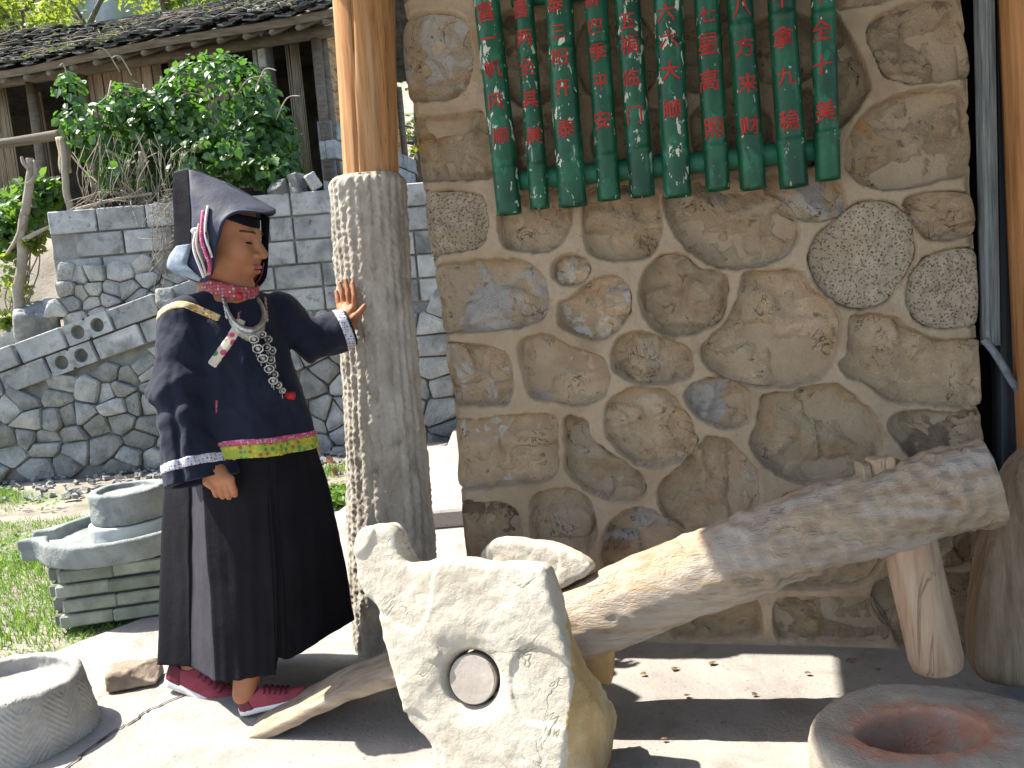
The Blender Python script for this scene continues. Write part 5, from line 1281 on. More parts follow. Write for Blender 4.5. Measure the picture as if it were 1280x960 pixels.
for i, (x, Y, bz, h, cr, n) in enumerate([(30, 13.5, 2.1, 5.0, 1.7, 3600), (130, 15, 2.4, 5.2, 1.9, 3600), (215, 13.2, 2.1, 5.6, 1.8, 4600), (330, 15, 2.4, 5.6, 1.9, 3600), (505, 14, 2.1, 5.2, 1.8, 4200), (-60, 15, 2.4, 5.6, 1.9, 2600), (420, 17, 3, 5.4, 2.2, 3000)]):
    tree(['airy yellow green tree above the left end of the tile roof', 'thin leafed tree behind the roof, second from the photo\'s left', 'bright yellow green tree over the middle of the tile roof', 'pale leafy tree over the right part of the tile roof', 'green tree glimpsed between the timber post and the stone wall', 'tree at the left photo edge behind the house', 'tall tree hidden behind the timber post top'][i], x, Y, bz, h, cr, 40+i, n)

# grass left of the slab, and low weeds
def grass():
    rs = np.random.RandomState(6); n = 95000
    P = np.c_[rs.uniform(-5.2, -.7, n), rs.uniform(2.0, 6.3, n), np.zeros(n)]
    eb = catmull([(x, y, 0) for x, y in SLAB_EDGE], 12); ex = np.interp(P[:, 1], eb[:, 1], eb[:, 0])
    dens = fbm(P*1.5, 14, 3)
    ok = (P[:, 0] < ex-.015) & (dens+.5*rs.rand(n) > np.where(P[:, 1] > 5.2, .38, -.22)) & (P[:, 1] < 5.95+.3*dens) & ~((np.abs(P[:, 0]+1.75) < .2) & (np.abs(P[:, 1]-3.4) < .19))
    P = P[ok]; n = len(P); P[:, 2] = -.035+.03*fbm(P*1.3, 3)-.01
    h = rs.uniform(.015, .05, n)*(1+.7*(dens[ok] > .15)); a = rs.rand(n)*2*math.pi; w = rs.uniform(.0016, .0036, n)
    lean = rs.randn(n, 2)*.026; dx = np.c_[np.cos(a)*w, np.sin(a)*w, 0*w]
    tip = P+np.c_[lean, h]; mid = P+np.c_[lean*.35, h*.6]
    V = np.stack([P-dx, P+dx, mid+dx*.7, mid-dx*.7, tip], 1).reshape(-1, 3)
    F = []
    for i in range(n): b = i*5; F += [[b, b+1, b+2, b+3], [b+3, b+2, b+4]]
    o = mk('grass', V, F, m_grass, None, False); tag(o, 'sunlit green grass left of the concrete floor', 'grass', None, 'stuff')
    m = 5200; Q = np.c_[rs.uniform(-4.6, -1, m), rs.uniform(2.3, 5.6, m), np.full(m, .0)]; ok = (Q[:, 0] < np.interp(Q[:, 1], eb[:, 1], eb[:, 0])-.03) & (fbm(Q*1.8, 15, 2) > .02) & ~((np.abs(Q[:, 0]+1.75) < .22) & (np.abs(Q[:, 1]-3.4) < .21)); Q = Q[ok]; Q[:, 2] = rs.uniform(.0, .05, len(Q))
    V, F = leaves(Q, .032, rs, np.array([0, 0, 1.]), .35, 0)
    o = mk('weeds', V, F, m_grass, None, False); tag(o, 'small broad leaved weeds among the grass', 'weeds', None, 'stuff')
    # tuft seen between the skirt and the pillar
    g0 = gnd(420, 622); m = 900; Q = g0+np.c_[rs.uniform(-.22, .10, m), rs.uniform(-.16, .25, m), 0*rs.rand(m)]; Q = Q[Q[:, 0] < np.interp(Q[:, 1], eb[:, 1], eb[:, 0])-.02]; V, F = leaves(Q, .05, rs, np.array([0, 0, 1.]), .6, -.6); o = mk('grass_tuft', V, F, m_grass, None, False, g0); tag(o, 'green tuft of weeds between the skirt and the stone pillar', 'weeds', None, 'stuff')
grass()
# path litter: pebbles and dry leaves at the foot of the walls
def litter():
    rs = np.random.RandomState(16); mb = MB()
    for k in range(420):
        p = np.array([rs.uniform(-5, -.8), rs.uniform(5.7, 6.6), -.01]); s = rs.uniform(.01, .04); mb.box(p, (s*1.4, s, s*.8), rotz(rs.rand()*3) @ rotx(rs.rand()), s*.2, random)
    o = mb.build('pebbles', m_rubble, None, False); tag(o, 'pebbles and crumbs scattered on the dirt path below the rubble wall', 'pebbles', None, 'stuff')
    p = gnd(400, 583, .06); V, F = leaves(np.array([p, p+[.05, 0, .06], p+[-.04, .02, -.03], p+[.08, .02, -.03], p+[.02, 0, .1]]), .075, rs, np.array([.2, -.5, .6]), .6); o = mk('dry_leaf', V, F, flat('orange_leaf', (.36, .16, .07), .7), None, False, p); tag(o, 'orange dry leaf cluster on the path right of the skirt', 'leaf')
litter()
# ================================================================== PERSON
m_skin = mat('skin', [(.3, (.27, .105, .048)), (.55, (.34, .145, .07)), (.75, (.40, .185, .10))], 9, 8, .58, [(120, .25, .002), (400, .2, .001)], spec=.3, stains=[((.42, .14, .09, 1), 6, .55, .75, .35)])
m_navy = mat('navy_cotton', [(.3, (.007, .009, .019)), (.6, (.012, .015, .030)), (.8, (.020, .024, .044))], 6, 8, .82, [(18, .35, .012), (420, .25, .0015)], spec=.2, sheen=.05)
m_black = mat('black_cloth', [(.3, (.004, .004, .007)), (.7, (.009, .009, .014))], 6, 6, .85, [(16, .4, .012), (400, .2, .0015)], spec=.08)
m_skirt = mat('black_skirt_cloth', [(.3, (.004, .004, .006)), (.7, (.009, .008, .012))], 5, 6, .8, [(14, .35, .014), (400, .2, .0015)], spec=.15)
m_skirtlit = mat('skirt_sunlit_panel', [(.3, (.020, .018, .025)), (.7, (.034, .030, .040))], 7, 7, .8, [(16, .4, .012), (400, .2, .0015)])  # skirt cloth painted paler, standing in for sun on the pleat
m_hair = mat('black_hair', [(.3, (.004, .003, .003)), (.7, (.012, .009, .008))], 40, 4, .5)
m_silver = mat('silver', [(.3, (.30, .28, .25)), (.7, (.62, .60, .55))], 60, 5, .38, [(220, .6, .003)]); m_silver.node_tree.nodes['Principled BSDF'].inputs['Metallic'].default_value = .85
m_sole = mat('white_sole', [(.3, (.58, .57, .56)), (.7, (.72, .71, .70))], 12, 5, .6)
m_shoe = mat('burgundy_mesh', [(.3, (.20, .03, .045)), (.6, (.30, .05, .07)), (.8, (.38, .09, .11))], 14, 6, .75, [(260, .5, .002, 'voronoi')])
m_shoe2 = mat('dark_burgundy', [(.3, (.09, .012, .022)), (.7, (.15, .02, .035))], 14, 6, .6)
def brocade(name, base, dots, scale, thr=(.25, .32)):
    """woven ribbon: little coloured motifs on a ground"""
    m = bpy.data.materials.new(name); m.use_nodes = True; nt = m.node_tree; N = nt.nodes; L = nt.links; bs = N['Principled BSDF']; bs.inputs['Roughness'].default_value = .7
    tc = N.new('ShaderNodeTexCoord'); v = N.new('ShaderNodeTexVoronoi'); v.inputs['Scale'].default_value = scale; v.inputs['Randomness'].default_value = .35
    L.new(tc.outputs['Object'], v.inputs['Vector']); sep = N.new('ShaderNodeSeparateColor'); L.new(v.outputs['Color'], sep.inputs[0])
    r = N.new('ShaderNodeValToRGB'); r.color_ramp.interpolation = 'CONSTANT'; e = r.color_ramp.elements
    while len(e) < len(dots): e.new(.5)
    for i, (el, c) in enumerate(zip(e, dots)): el.position = i/len(dots); el.color = (*c, 1)
    L.new(sep.outputs[0], r.inputs[0]); k = N.new('ShaderNodeValToRGB'); k.color_ramp.elements[0].position = thr[0]; k.color_ramp.elements[1].position = thr[1]
    k.color_ramp.elements[0].color = (1, 1, 1, 1); k.color_ramp.elements[1].color = (0, 0, 0, 1); L.new(v.outputs['Distance'], k.inputs[0])
    mx = N.new('ShaderNodeMix'); mx.data_type = 'RGBA'; L.new(k.outputs[0], mx.inputs[0]); mx.inputs[6].default_value = (*base, 1); L.new(r.outputs[0], mx.inputs[7]); L.new(mx.outputs[2], bs.inputs['Base Color'])
    return m
m_hem = brocade('hem_brocade', (.30, .36, .03), [(.52, .42, .04), (.45, .06, .03), (.06, .22, .08), (.50, .40, .05)], 75, (.4, .5))
m_pinkt = brocade('pink_edging', (.42, .06, .14), [(.6, .3, .38), (.5, .08, .2)], 160, (.4, .5))
m_whitet = brocade('silver_braid', (.50, .50, .56), [(.12, .12, .2), (.30, .28, .36), (.2, .1, .15)], 130, (.35, .45))
m_goldt = brocade('gold_braid', (.55, .40, .17), [(.62, .52, .34), (.42, .16, .06), (.5, .36, .1)], 110, (.4, .5))
m_florat = brocade('floral_braid', (.55, .50, .38), [(.5, .05, .12), (.05, .16, .06), (.55, .10, .22)], 42, (.34, .42))
m_redt = brocade('red_braid', (.30, .04, .06), [(.5, .38, .34), (.42, .10, .12), (.3, .2, .22)], 95, (.38, .46))
m_dress = {}
PB = np.array([-.88, 2.38, 0])
person = empty('person', PB, 'person in navy embroidered jacket, black skirt and pointed hood touching the pillar', 'person')
def q(x, y, Y): return at(x, y, Y)

# ---- head frame
ha = math.radians(6); HF = np.array([math.cos(ha), -math.sin(ha), 0]); HLf = np.array([math.sin(ha), math.cos(ha), 0]); HU = np.array([0, 0, 1.])
nod = math.radians(13); HFn = HF*math.cos(nod)-HU*math.sin(nod); HUn = HU*math.cos(nod)+HF*math.sin(nod); HF, HU = HFn, HUn
HC = q(279, 297, 2.42); HS = 1.14
def hp(f, l, u): return HC+HS*(HF*f+HLf*l+HU*u)
HRm = np.stack([HF, HLf, HU], 1)
E_ = lambda c, r: (hp(*c), np.array(r)*HS)
def head_sdf(P):
    k = HS
    d = ell(P, hp(-.012, 0, .03), np.array([.098, .078, .092])*k, HRm)
    d = smin(d, ell(P, hp(.030, 0, -.045), np.array([.064, .058, .072])*k, HRm), .035*k)
    for s in (-1, 1):
        d = smin(d, ell(P, hp(.058, s*.036, -.030), np.array([.034, .030, .036])*k, HRm), .026*k)      # cheeks
        d = smin(d, cap(P, hp(.012, s*.053, -.075), hp(.060, s*.022, -.112), .026*k, .019*k), .026*k)       # jaw
    d = smin(d, ell(P, hp(.072, 0, -.112), np.array([.020, .021, .017])*k, HRm), .018*k)               # chin
    d = smin(d, cap(P, hp(.079, -.028, .020), hp(.079, .028, .020), .011*k, .011*k), .018*k)            # brow
    for s in (-1, 1):
        d = smax(d, -(np.linalg.norm(P-hp(.106, s*.033, -.001), axis=1)-.019*k), .014*k)                 # sockets
        d = smin(d, ell(P, hp(.071, s*.032, .001), np.array([.0155, .0155, .014])*k, HRm), .004*k)       # lids
    d = smin(d, cap(P, hp(.088, 0, .006), hp(.112, 0, -.028), .0085*k, .0122*k), .010*k)                # nose
    for s in (-1, 1): d = smin(d, ell(P, hp(.099, s*.0125, -.034), np.array([.013, .0105, .009])*k, HRm), .006*k)
    for s in (-1, 1): d = smax(d, -(np.linalg.norm(P-hp(.106, s*.006, -.0425), axis=1)-.0042*k), .004*k)   # nostrils
    d = smin(d, ell(P, hp(.082, 0, -.068), np.array([.020, .030, .022])*k, HRm), .012*k)               # muzzle
    d = smin(d, ell(P, hp(.0985, 0, -.0625), np.array([.0085, .023, .0062])*k, HRm), .004*k)            # upper lip
    d = smin(d, ell(P, hp(.0970, 0, -.0745), np.array([.0085, .020, .0070])*k, HRm), .004*k)            # lower lip
    d = smax(d, -(ell(P, hp(.107, 0, -.0685), np.array([.012, .024, .0016])*k, HRm)), .003*k)            # mouth line
    for s in (-1, 1):
        ea = ell(P, hp(-.004, s*.078, -.012), np.array([.019, .009, .033])*k, HRm @ rotx(0))
        ea = smax(ea, -ell(P, hp(.003, s*.088, -.006), np.array([.010, .008, .019])*k, HRm), .005*k)
        d = smin(d, ea, .006*k)
    return d
NK0 = hp(-.03, 0, -.085); NK1 = q(287, 378, 2.43)
SN_, SF_ = q(229, 396, 2.33), q(352, 397, 2.53)          # near and far shoulder joints
EN_, WN_ = q(229, 490, 2.27), q(262, 588, 2.205)
EF_, WF_ = q(396, 424, 2.53), q(436, 405, 2.575)
HIPN, HIPF = q(300, 590, 2.38), q(300, 590, 2.50)
# hand lying on the pillar
FH = [((443, 384, 2.568), (443, 370, 2.568), (440.5, 353.5, 2.585)), ((436.5, 380, 2.585), (435.5, 366, 2.588), (432, 350, 2.602)), ((430, 380, 2.602), (428, 367, 2.606), (424.5, 354, 2.618)), ((424.5, 384, 2.615), (422.5, 374, 2.622), (420.5, 365, 2.632))]
TH = [(441, 399, 2.560), (449, 391, 2.552), (455.5, 382.5, 2.560)]
def hand_far(P):
    d = cap(P, WF_, q(435, 398, 2.58), .024, .026)
    for a, b, c in FH: d = smin(d, cap(P, q(434, 399, 2.58), q(*a), .019, .0105), .016)
    for a, b, c in FH:
        f = np.minimum(cap(P, q(*a), q(*b), .0098, .0088), cap(P, q(*b), q(*c), .0088, .0070)); d = smin(d, f, .0035)
    t = np.minimum(cap(P, q(*TH[0]), q(*TH[1]), .0125, .0105), cap(P, q(*TH[1]), q(*TH[2]), .0105, .0078)); return smin(d, t, .007)
# relaxed, half closed hand below the near sleeve: four fingers curling in, thumb in front
NF = []
for i in range(4):
    x = 288-7.6*i; k0 = q(x, 599+1.2*i, 2.165+.004*i); L_ = (1.0, 1.08, 1.0, .85)[i]
    NF.append((k0, k0+np.array([.004, .004, -.034*L_]), k0+np.array([-.002, .024, -.050*L_]), k0+np.array([-.006, .042, -.040*L_])))
def hand_near(P):
    d = cap(P, WN_, q(271, 590, 2.19), .024, .026)
    for f in NF: d = smin(d, cap(P, q(268, 590, 2.19), f[0], .020, .0115), .016)
    for f in NF:
        g = np.minimum(np.minimum(cap(P, f[0], f[1], .0100, .0094), cap(P, f[1], f[2], .0094, .0086)), cap(P, f[2], f[3], .0086, .0075)); d = smin(d, g, .0028)
    a, b, c = q(259, 594, 2.175), q(258, 603, 2.165), q(265, 609, 2.165)
    return smin(d, np.minimum(cap(P, a, b, .0125, .0105), cap(P, b, c, .0105, .0082)), .006)
A1, A2 = q(306, 866, 2.30), q(233, 862, 2.49)      # ankles (front foot on the plank, back foot)
def near_only(P, c, r, fn):
    m = np.linalg.norm(P-c, axis=1) < r; d = np.full(len(P), .06)
    if m.any(): d[m] = fn(P[m])
    return d
def body(P):
    d = near_only(P, HC, .26, head_sdf)
    d = smin(d, cap(P, NK0, NK1, .056, .060), .03)
    d = smin(d, cap(P, q(287, 400, 2.43), q(297, 560, 2.43), .10, .115), .05)
    d = smin(d, cap(P, SN_, SF_, .048, .048), .05)
    d = smin(d, np.minimum(cap(P, SN_, EN_, .048, .038), cap(P, EN_, WN_, .038, .025)), .02)
    d = smin(d, np.minimum(cap(P, SF_, EF_, .048, .038), cap(P, EF_, WF_, .038, .025)), .02)
    d = smin(d, near_only(P, q(434, 388, 2.58), .15, hand_far), .006); d = smin(d, near_only(P, q(270, 600, 2.18), .15, hand_near), .006)
    kn1, kn2 = q(322, 735, 2.36), q(265, 735, 2.55)
    for h, k, a in ((HIPN, kn1, A1), (HIPF, kn2, A2)):
        d = smin(d, np.minimum(cap(P, h, k, .088, .058), cap(P, k, a, .058, .036)), .02)
    return d
sdf_obj('body', body, (-1.16, 2.02, .02), (-.38, 2.76, 1.64), .0031, m_skin, person)
# finer skin relief is in the mesh; lips, eyes and brows are laid on it
def lips(P):
    b = head_sdf(P)-.0009; m = np.minimum(ell(P, hp(.100, 0, -.0622), np.array([.016, .0235, .0068])*HS, HRm), ell(P, hp(.099, 0, -.0748), np.array([.016, .021, .0075])*HS, HRm)); return np.maximum(b, m)
sdf_obj('lips', lips, hp(.09, 0, -.068)-.05, hp(.09, 0, -.068)+.05, .0016, mat('lip_skin', [(.3, (.28, .085, .065)), (.7, (.36, .12, .095))], 60, 3, .45), person)
for s in (-1, 1):
    def slit(P): return np.maximum(head_sdf(P)-.0012, ell(P, hp(.084, s*.033, -.004), np.array([.02, .0160, .0036])*HS, HRm))
    sdf_obj('eye', slit, hp(.08, s*.033, 0)-.035, hp(.08, s*.033, 0)+.035, .0018, flat('dark_eye', (.012, .008, .007), .25), person)
    def brow(P): return np.maximum(head_sdf(P)-.0018, np.maximum(np.abs((P-hp(0, 0, .0205)) @ HU-.004*np.cos(((P-HC) @ HLf-s*.038)*40))-.0032, np.abs((P-HC) @ HLf-s*.038)-.020))
    sdf_obj('eyebrow', brow, hp(.085, s*.033, .02)-.045, hp(.085, s*.033, .02)+.045, .002, flat('brow_hair', (.055, .03, .018), .7), person)
def hair(P):
    d = ell(P, hp(-.016, 0, .036), np.array([.107, .084, .095])*HS, HRm)
    front = -((P-hp(.09, 0, .034)) @ (HU*.97+HF*.24))
    top = (P-hp(0, 0, .064)) @ HU; back = -((P-hp(.005, 0, 0)) @ HF)
    return np.maximum(np.maximum(np.maximum(d, front), top), back)
sdf_obj('head_wrap', hair, HC-.17, HC+.17, .005, m_black, person)
for s in (-1,):
    mb = MB(); e0 = hp(-.002, s*.083, -.050); mb.tube([e0+HU*.006, e0-HU*.006], .006, 8); mb.build('earring', m_silver, person, True)

# ---- jacket
ta = math.radians(42); TG = np.array([math.cos(ta), -math.sin(ta), 0]); TS = np.array([math.sin(ta), math.cos(ta), 0])      # torso faces right and towards the camera
TZ = [q(312, 562, 2.40)[2], q(310, 520, 2.40)[2], q(298, 450, 2.42)[2], q(292, 400, 2.43)[2], q(290, 372, 2.43)[2]]
TCX = np.array([q(309, 562, 2.40), q(305, 520, 2.40), q(294, 450, 2.42), q(289, 400, 2.43), q(288, 366, 2.43)])
TA = [.205, .190, .166, .140, .070]; TB = [.205, .188, .160, .125, .072]
HEMZ = TZ[0]
def tor_c(P):
    z = P[:, 2]; return np.stack([np.interp(z, TZ, TCX[:, k]) for k in range(2)], 1), np.interp(z, TZ, TA), np.interp(z, TZ, TB)
def fold(P, seed, amp): return amp*fbm(P*[9, 9, 4.5], seed, 3)+amp*.75*(.4-np.abs(fbm(P*[13, 13, 6], seed+4, 2)))+amp*.3*fbm(P*[40, 40, 22], seed+6, 2)
def torso(P, g=0.0):
    c, a, b = tor_c(P); r = P[:, :2]-c; s_ = r @ TS[:2]; f_ = r @ TG[:2]
    d = (np.sqrt((s_/a)**2+(f_/b)**2)-1)*np.minimum(a, b)
    A = np.arctan2(f_, s_); low = sstep(TZ[2], TZ[0], P[:, 2])
    d = d-low*.010*np.sin(A*7+1.2)-fold(P, 201, .013)
    d = smax(d, P[:, 2]-TZ[4]-.012, .05)
    return d-g
def hemcut(P): return HEMZ-P[:, 2]+.010*np.sin(P[:, 0]*14)-.04*np.clip((P[:, 0]+.72)/.2, -1, 1)**2*0
CN = q(252, 602, 2.205); dirN = CN-EN_; dirN /= np.linalg.norm(dirN)
CF = q(438, 408, 2.565); dirF = CF-EF_; dirF /= np.linalg.norm(dirF)
def sl_near(P, g=0.0):
    d = smin(cap(P, SN_+[0.004, 0, -.014], EN_, .066, .078), cap(P, EN_, CN+dirN*.06, .078, .091), .03)
    ax = P-SN_; A = np.arctan2((P-SN_) @ np.array([.2, -1., 0]), (P-SN_) @ np.array([1., .2, 0])); h = sstep(SN_[2]-.02, CN[2], P[:, 2])
    crease = -.014*np.exp(-(((P-q(212, 480, 2.2))[:, 0]-.03*h)/.010)**2)*h+.012*np.sin(A*5+P[:, 2]*6)*h
    return d-fold(P, 211, .016)-crease-.009*np.sin(P[:, 2]*62+fbm(P*6, 3, 2)*4)*np.exp(-((P[:, 2]-EN_[2])/.07)**2)-g
def sl_far(P, g=0.0):
    d = smin(cap(P, SF_, EF_, .072, .060), cap(P, EF_, CF+dirF*.05, .060, .056), .03)
    t = (P-SF_) @ dirF
    return d-fold(P, 221, .014)-.009*np.sin(t*52+fbm(P*7, 5, 2)*3)-g
def cuts(P): return (P-CN) @ dirN, (P-CF) @ dirF
def jacket(P):
    cn, cf = cuts(P)
    hn = np.maximum(cap(P, EN_, CN+dirN*.1, .066, .078), -cn-.09); hf = np.maximum(cap(P, EF_, CF+dirF*.1, .05, .047), -cf-.06)
    a = np.maximum(np.maximum(sl_near(P), cn), -hn); b = np.maximum(np.maximum(sl_far(P), cf), -hf)
    t = np.maximum(torso(P), hemcut(P))
    sh = cap(P, SN_+[0.01, 0, .006], NK1+[0, 0, -.006], .054, .052); sh2 = cap(P, SF_+[0, 0, .010], NK1+[0, 0, -.006], .056, .052)
    d = smin(t, smin(sh, sh2, .03), .045); d = smin(d, a, .009); d = smin(d, b, .022)
    nk = cap(P, NK1+[.004, 0, -.03], NK0, .060, .062); return smax(d, -nk, .006)
JLO, JHI = (-1.14, 1.98, .62), (-.40, 2.80, 1.36)
sdf_obj('jacket', jacket, JLO, JHI, .005, m_navy, person)
def band(name, base, slab, lo, hi, m, g=.0022, h=.004): return sdf_obj(name, lambda P: np.maximum(base(P)-g, slab(P)), lo, hi, h, m, person)
cn_s = lambda P: np.abs(cuts(P)[0]+.052)-.0135
band('sleeve_trim', lambda P: np.maximum(sl_near(P), -(sl_near(P)+.012)), cn_s, CN-.2, CN+.2, m_whitet)
cf_s = lambda P: np.abs(cuts(P)[1]+.022)-.0145
band('sleeve_trim', lambda P: np.maximum(sl_far(P), -(sl_far(P)+.012)), cf_s, CF-.14, CF+.14, m_whitet)
hz = lambda P: hemcut(P)
band('hem_trim', torso, lambda P: np.maximum(hz(P), -(hz(P)+.040)), (-1.12, 2.0, .66), (-.42, 2.8, .92), m_hem, .003, .005)
band('hem_edging', torso, lambda P: np.abs(hz(P)+.046)-.0075, (-1.12, 2.0, .66), (-.42, 2.8, .92), m_pinkt, .0042, .004)
gp = q(222, 373, 2.25); gn = np.array([.10, .38, .92]); gn /= np.linalg.norm(gn)
band('shoulder_trim', jacket, lambda P: np.maximum(np.abs((P-q(224, 379, 2.26)) @ gn-.018*np.cos(((P-gp)[:, 0])*22)+.014)-.013, np.linalg.norm(P-q(226, 385, 2.31), axis=1)-.115), SN_-.15, SN_+.15, m_goldt)
def strip(name, pts, w, m, base, g=.003, th=.012):
    """ribbon along a line, clipped to a thin layer over the garment"""
    pts = [np.array(p) for p in pts]
    def fn(P):
        d = np.full(len(P), 9.)
        for a, b in zip(pts[:-1], pts[1:]):
            ab = b-a; t = np.clip(((P-a) @ ab)/(ab @ ab), 0, 1); r = P-a-t[:, None]*ab; vd = (a-EYE)/np.linalg.norm(a-EYE); r2 = r-(r @ vd)[:, None]*vd
            tt = ((P-a) @ ab)/(ab @ ab); d = np.minimum(d, np.maximum(np.maximum(np.linalg.norm(r2, axis=1)-w, np.abs(r @ vd)-.09), np.maximum(-tt, tt-1)*np.linalg.norm(ab)))
        return np.maximum(np.maximum(base(P)-g, -(base(P)+th)), d)
    A = np.array(pts); return sdf_obj(name, fn, A.min(0)-.11, A.max(0)+.11, .004, m, person)
strip('lapel_trim', [q(303, 398, 2.30), q(288, 424, 2.28), q(265, 456, 2.27)], .0135, m_florat, jacket)
strip('lapel_trim', [q(301, 366, 2.36), q(301, 385, 2.33), q(298, 397, 2.31)], .0085, m_redt, jacket, .0035)
strip('side_trim', [q(271, 498, 2.25), q(270, 527, 2.25)], .006, m_redt, jacket)
# stand-up collar
CO0 = q(288, 361, 2.425); COax = np.array([.34, -.10, .93]); COax /= np.linalg.norm(COax)
def collar(P):
    r_ = P-CO0; s_ = r_ @ COax; rad = np.linalg.norm(r_-s_[:, None]*COax, axis=1)
    return np.maximum(np.abs(rad-.078+.10*s_)-.005, np.abs(s_-.006)-.020)
sdf_obj('collar', collar, CO0-.13, CO0+.13, .004, m_redt, person)
mb = MB(); mb.tube([q(299, 369, 2.345), q(299.5, 371, 2.328)], .010, 10); mb.build('button', flat('red_button', (.42, .02, .03), .5), person, True)

# ---- silver necklace
def neckl():
    def on(x, y): # on the jacket front
        d = ray(x, y); P = EYE+np.outer(np.linspace(2.15, 2.75, 400), d)/d[1]; v = jacket(P); i = np.argmax(v < 0); return P[i]-d/np.linalg.norm(d)*.008 if v[i] < 0 else at(x, y, 2.38)
    mb = MB(); R = catmull([on(*p) for p in [(281, 376), (286, 392), (294, 404), (304, 411), (315, 413), (325, 408), (330, 398), (328, 384), (322, 372)]], 6)
    mb.tube(R, [.004+.006*math.sin(math.pi*i/(len(R)-1)) for i in range(len(R))], 10); mb.build('choker', m_silver, person, True)
    mb = MB()
    for i in range(1, len(R)-1, 1):
        p = R[i]; mb.tube([p-[0, .004, .0], p+[0, -.006, -.020-.012*math.sin(math.pi*i/len(R))]], [.0035, .0022], 5)
    mb.build('dangles', m_silver, person, True)
    for a, b in (((279, 372), (284, 398)), ((331, 372), (334, 402))):
        mb = MB(); P = [on(a[0]+(b[0]-a[0])*k/12, a[1]+(b[1]-a[1])*k/12) for k in range(13)]
        mb.tube(P, [.0055 if k % 2 else .003 for k in range(13)], 7); mb.build('chain', m_silver, person, True)
    mb = MB(); rs = np.random.RandomState(3)
    for (x, y, w, h) in [(318, 424, 12, 9), (328, 418, 10, 8), (336, 424, 9, 8), (323, 436, 13, 10), (334, 434, 10, 9), (341, 438, 8, 9), (329, 448, 13, 9), (339, 450, 10, 9), (337, 461, 12, 9), (343, 468, 10, 9), (342, 476, 11, 8), (348, 481, 9, 8), (353, 488, 9, 6)]:
        p = on(x, y); s = .0024; a = rs.rand()*3
        pts = []
        for k in range(9): A = a+2*math.pi*k/8; pts.append(p+np.array([math.cos(A)*w*s/2, -.004, math.sin(A)*h*s/2]))
        mb.tube(pts, .0028, 5, False); mb.tube([p+[0, .002, 0], p-[0, .005, 0]], w*s*.22, 8)
        for k in range(3): r = p+np.array([rs.uniform(-.5, .5)*w*s, -.004, -h*s*.5]); mb.tube([r, r-[0, 0, .016]], .0016, 4)
    mb.build('pendant', m_silver, person, True)
    mb = MB(); p = on(363, 494); p0 = on(356, 491); mb.tube([p0, p], .003, 5); mb.tube([p+[-.012, 0, .0], p+[.012, -.002, -.002]], [.012, .012], 10); mb.build('tassel', flat('red_tassel', (.40, .015, .02), .7), person, True)
neckl()

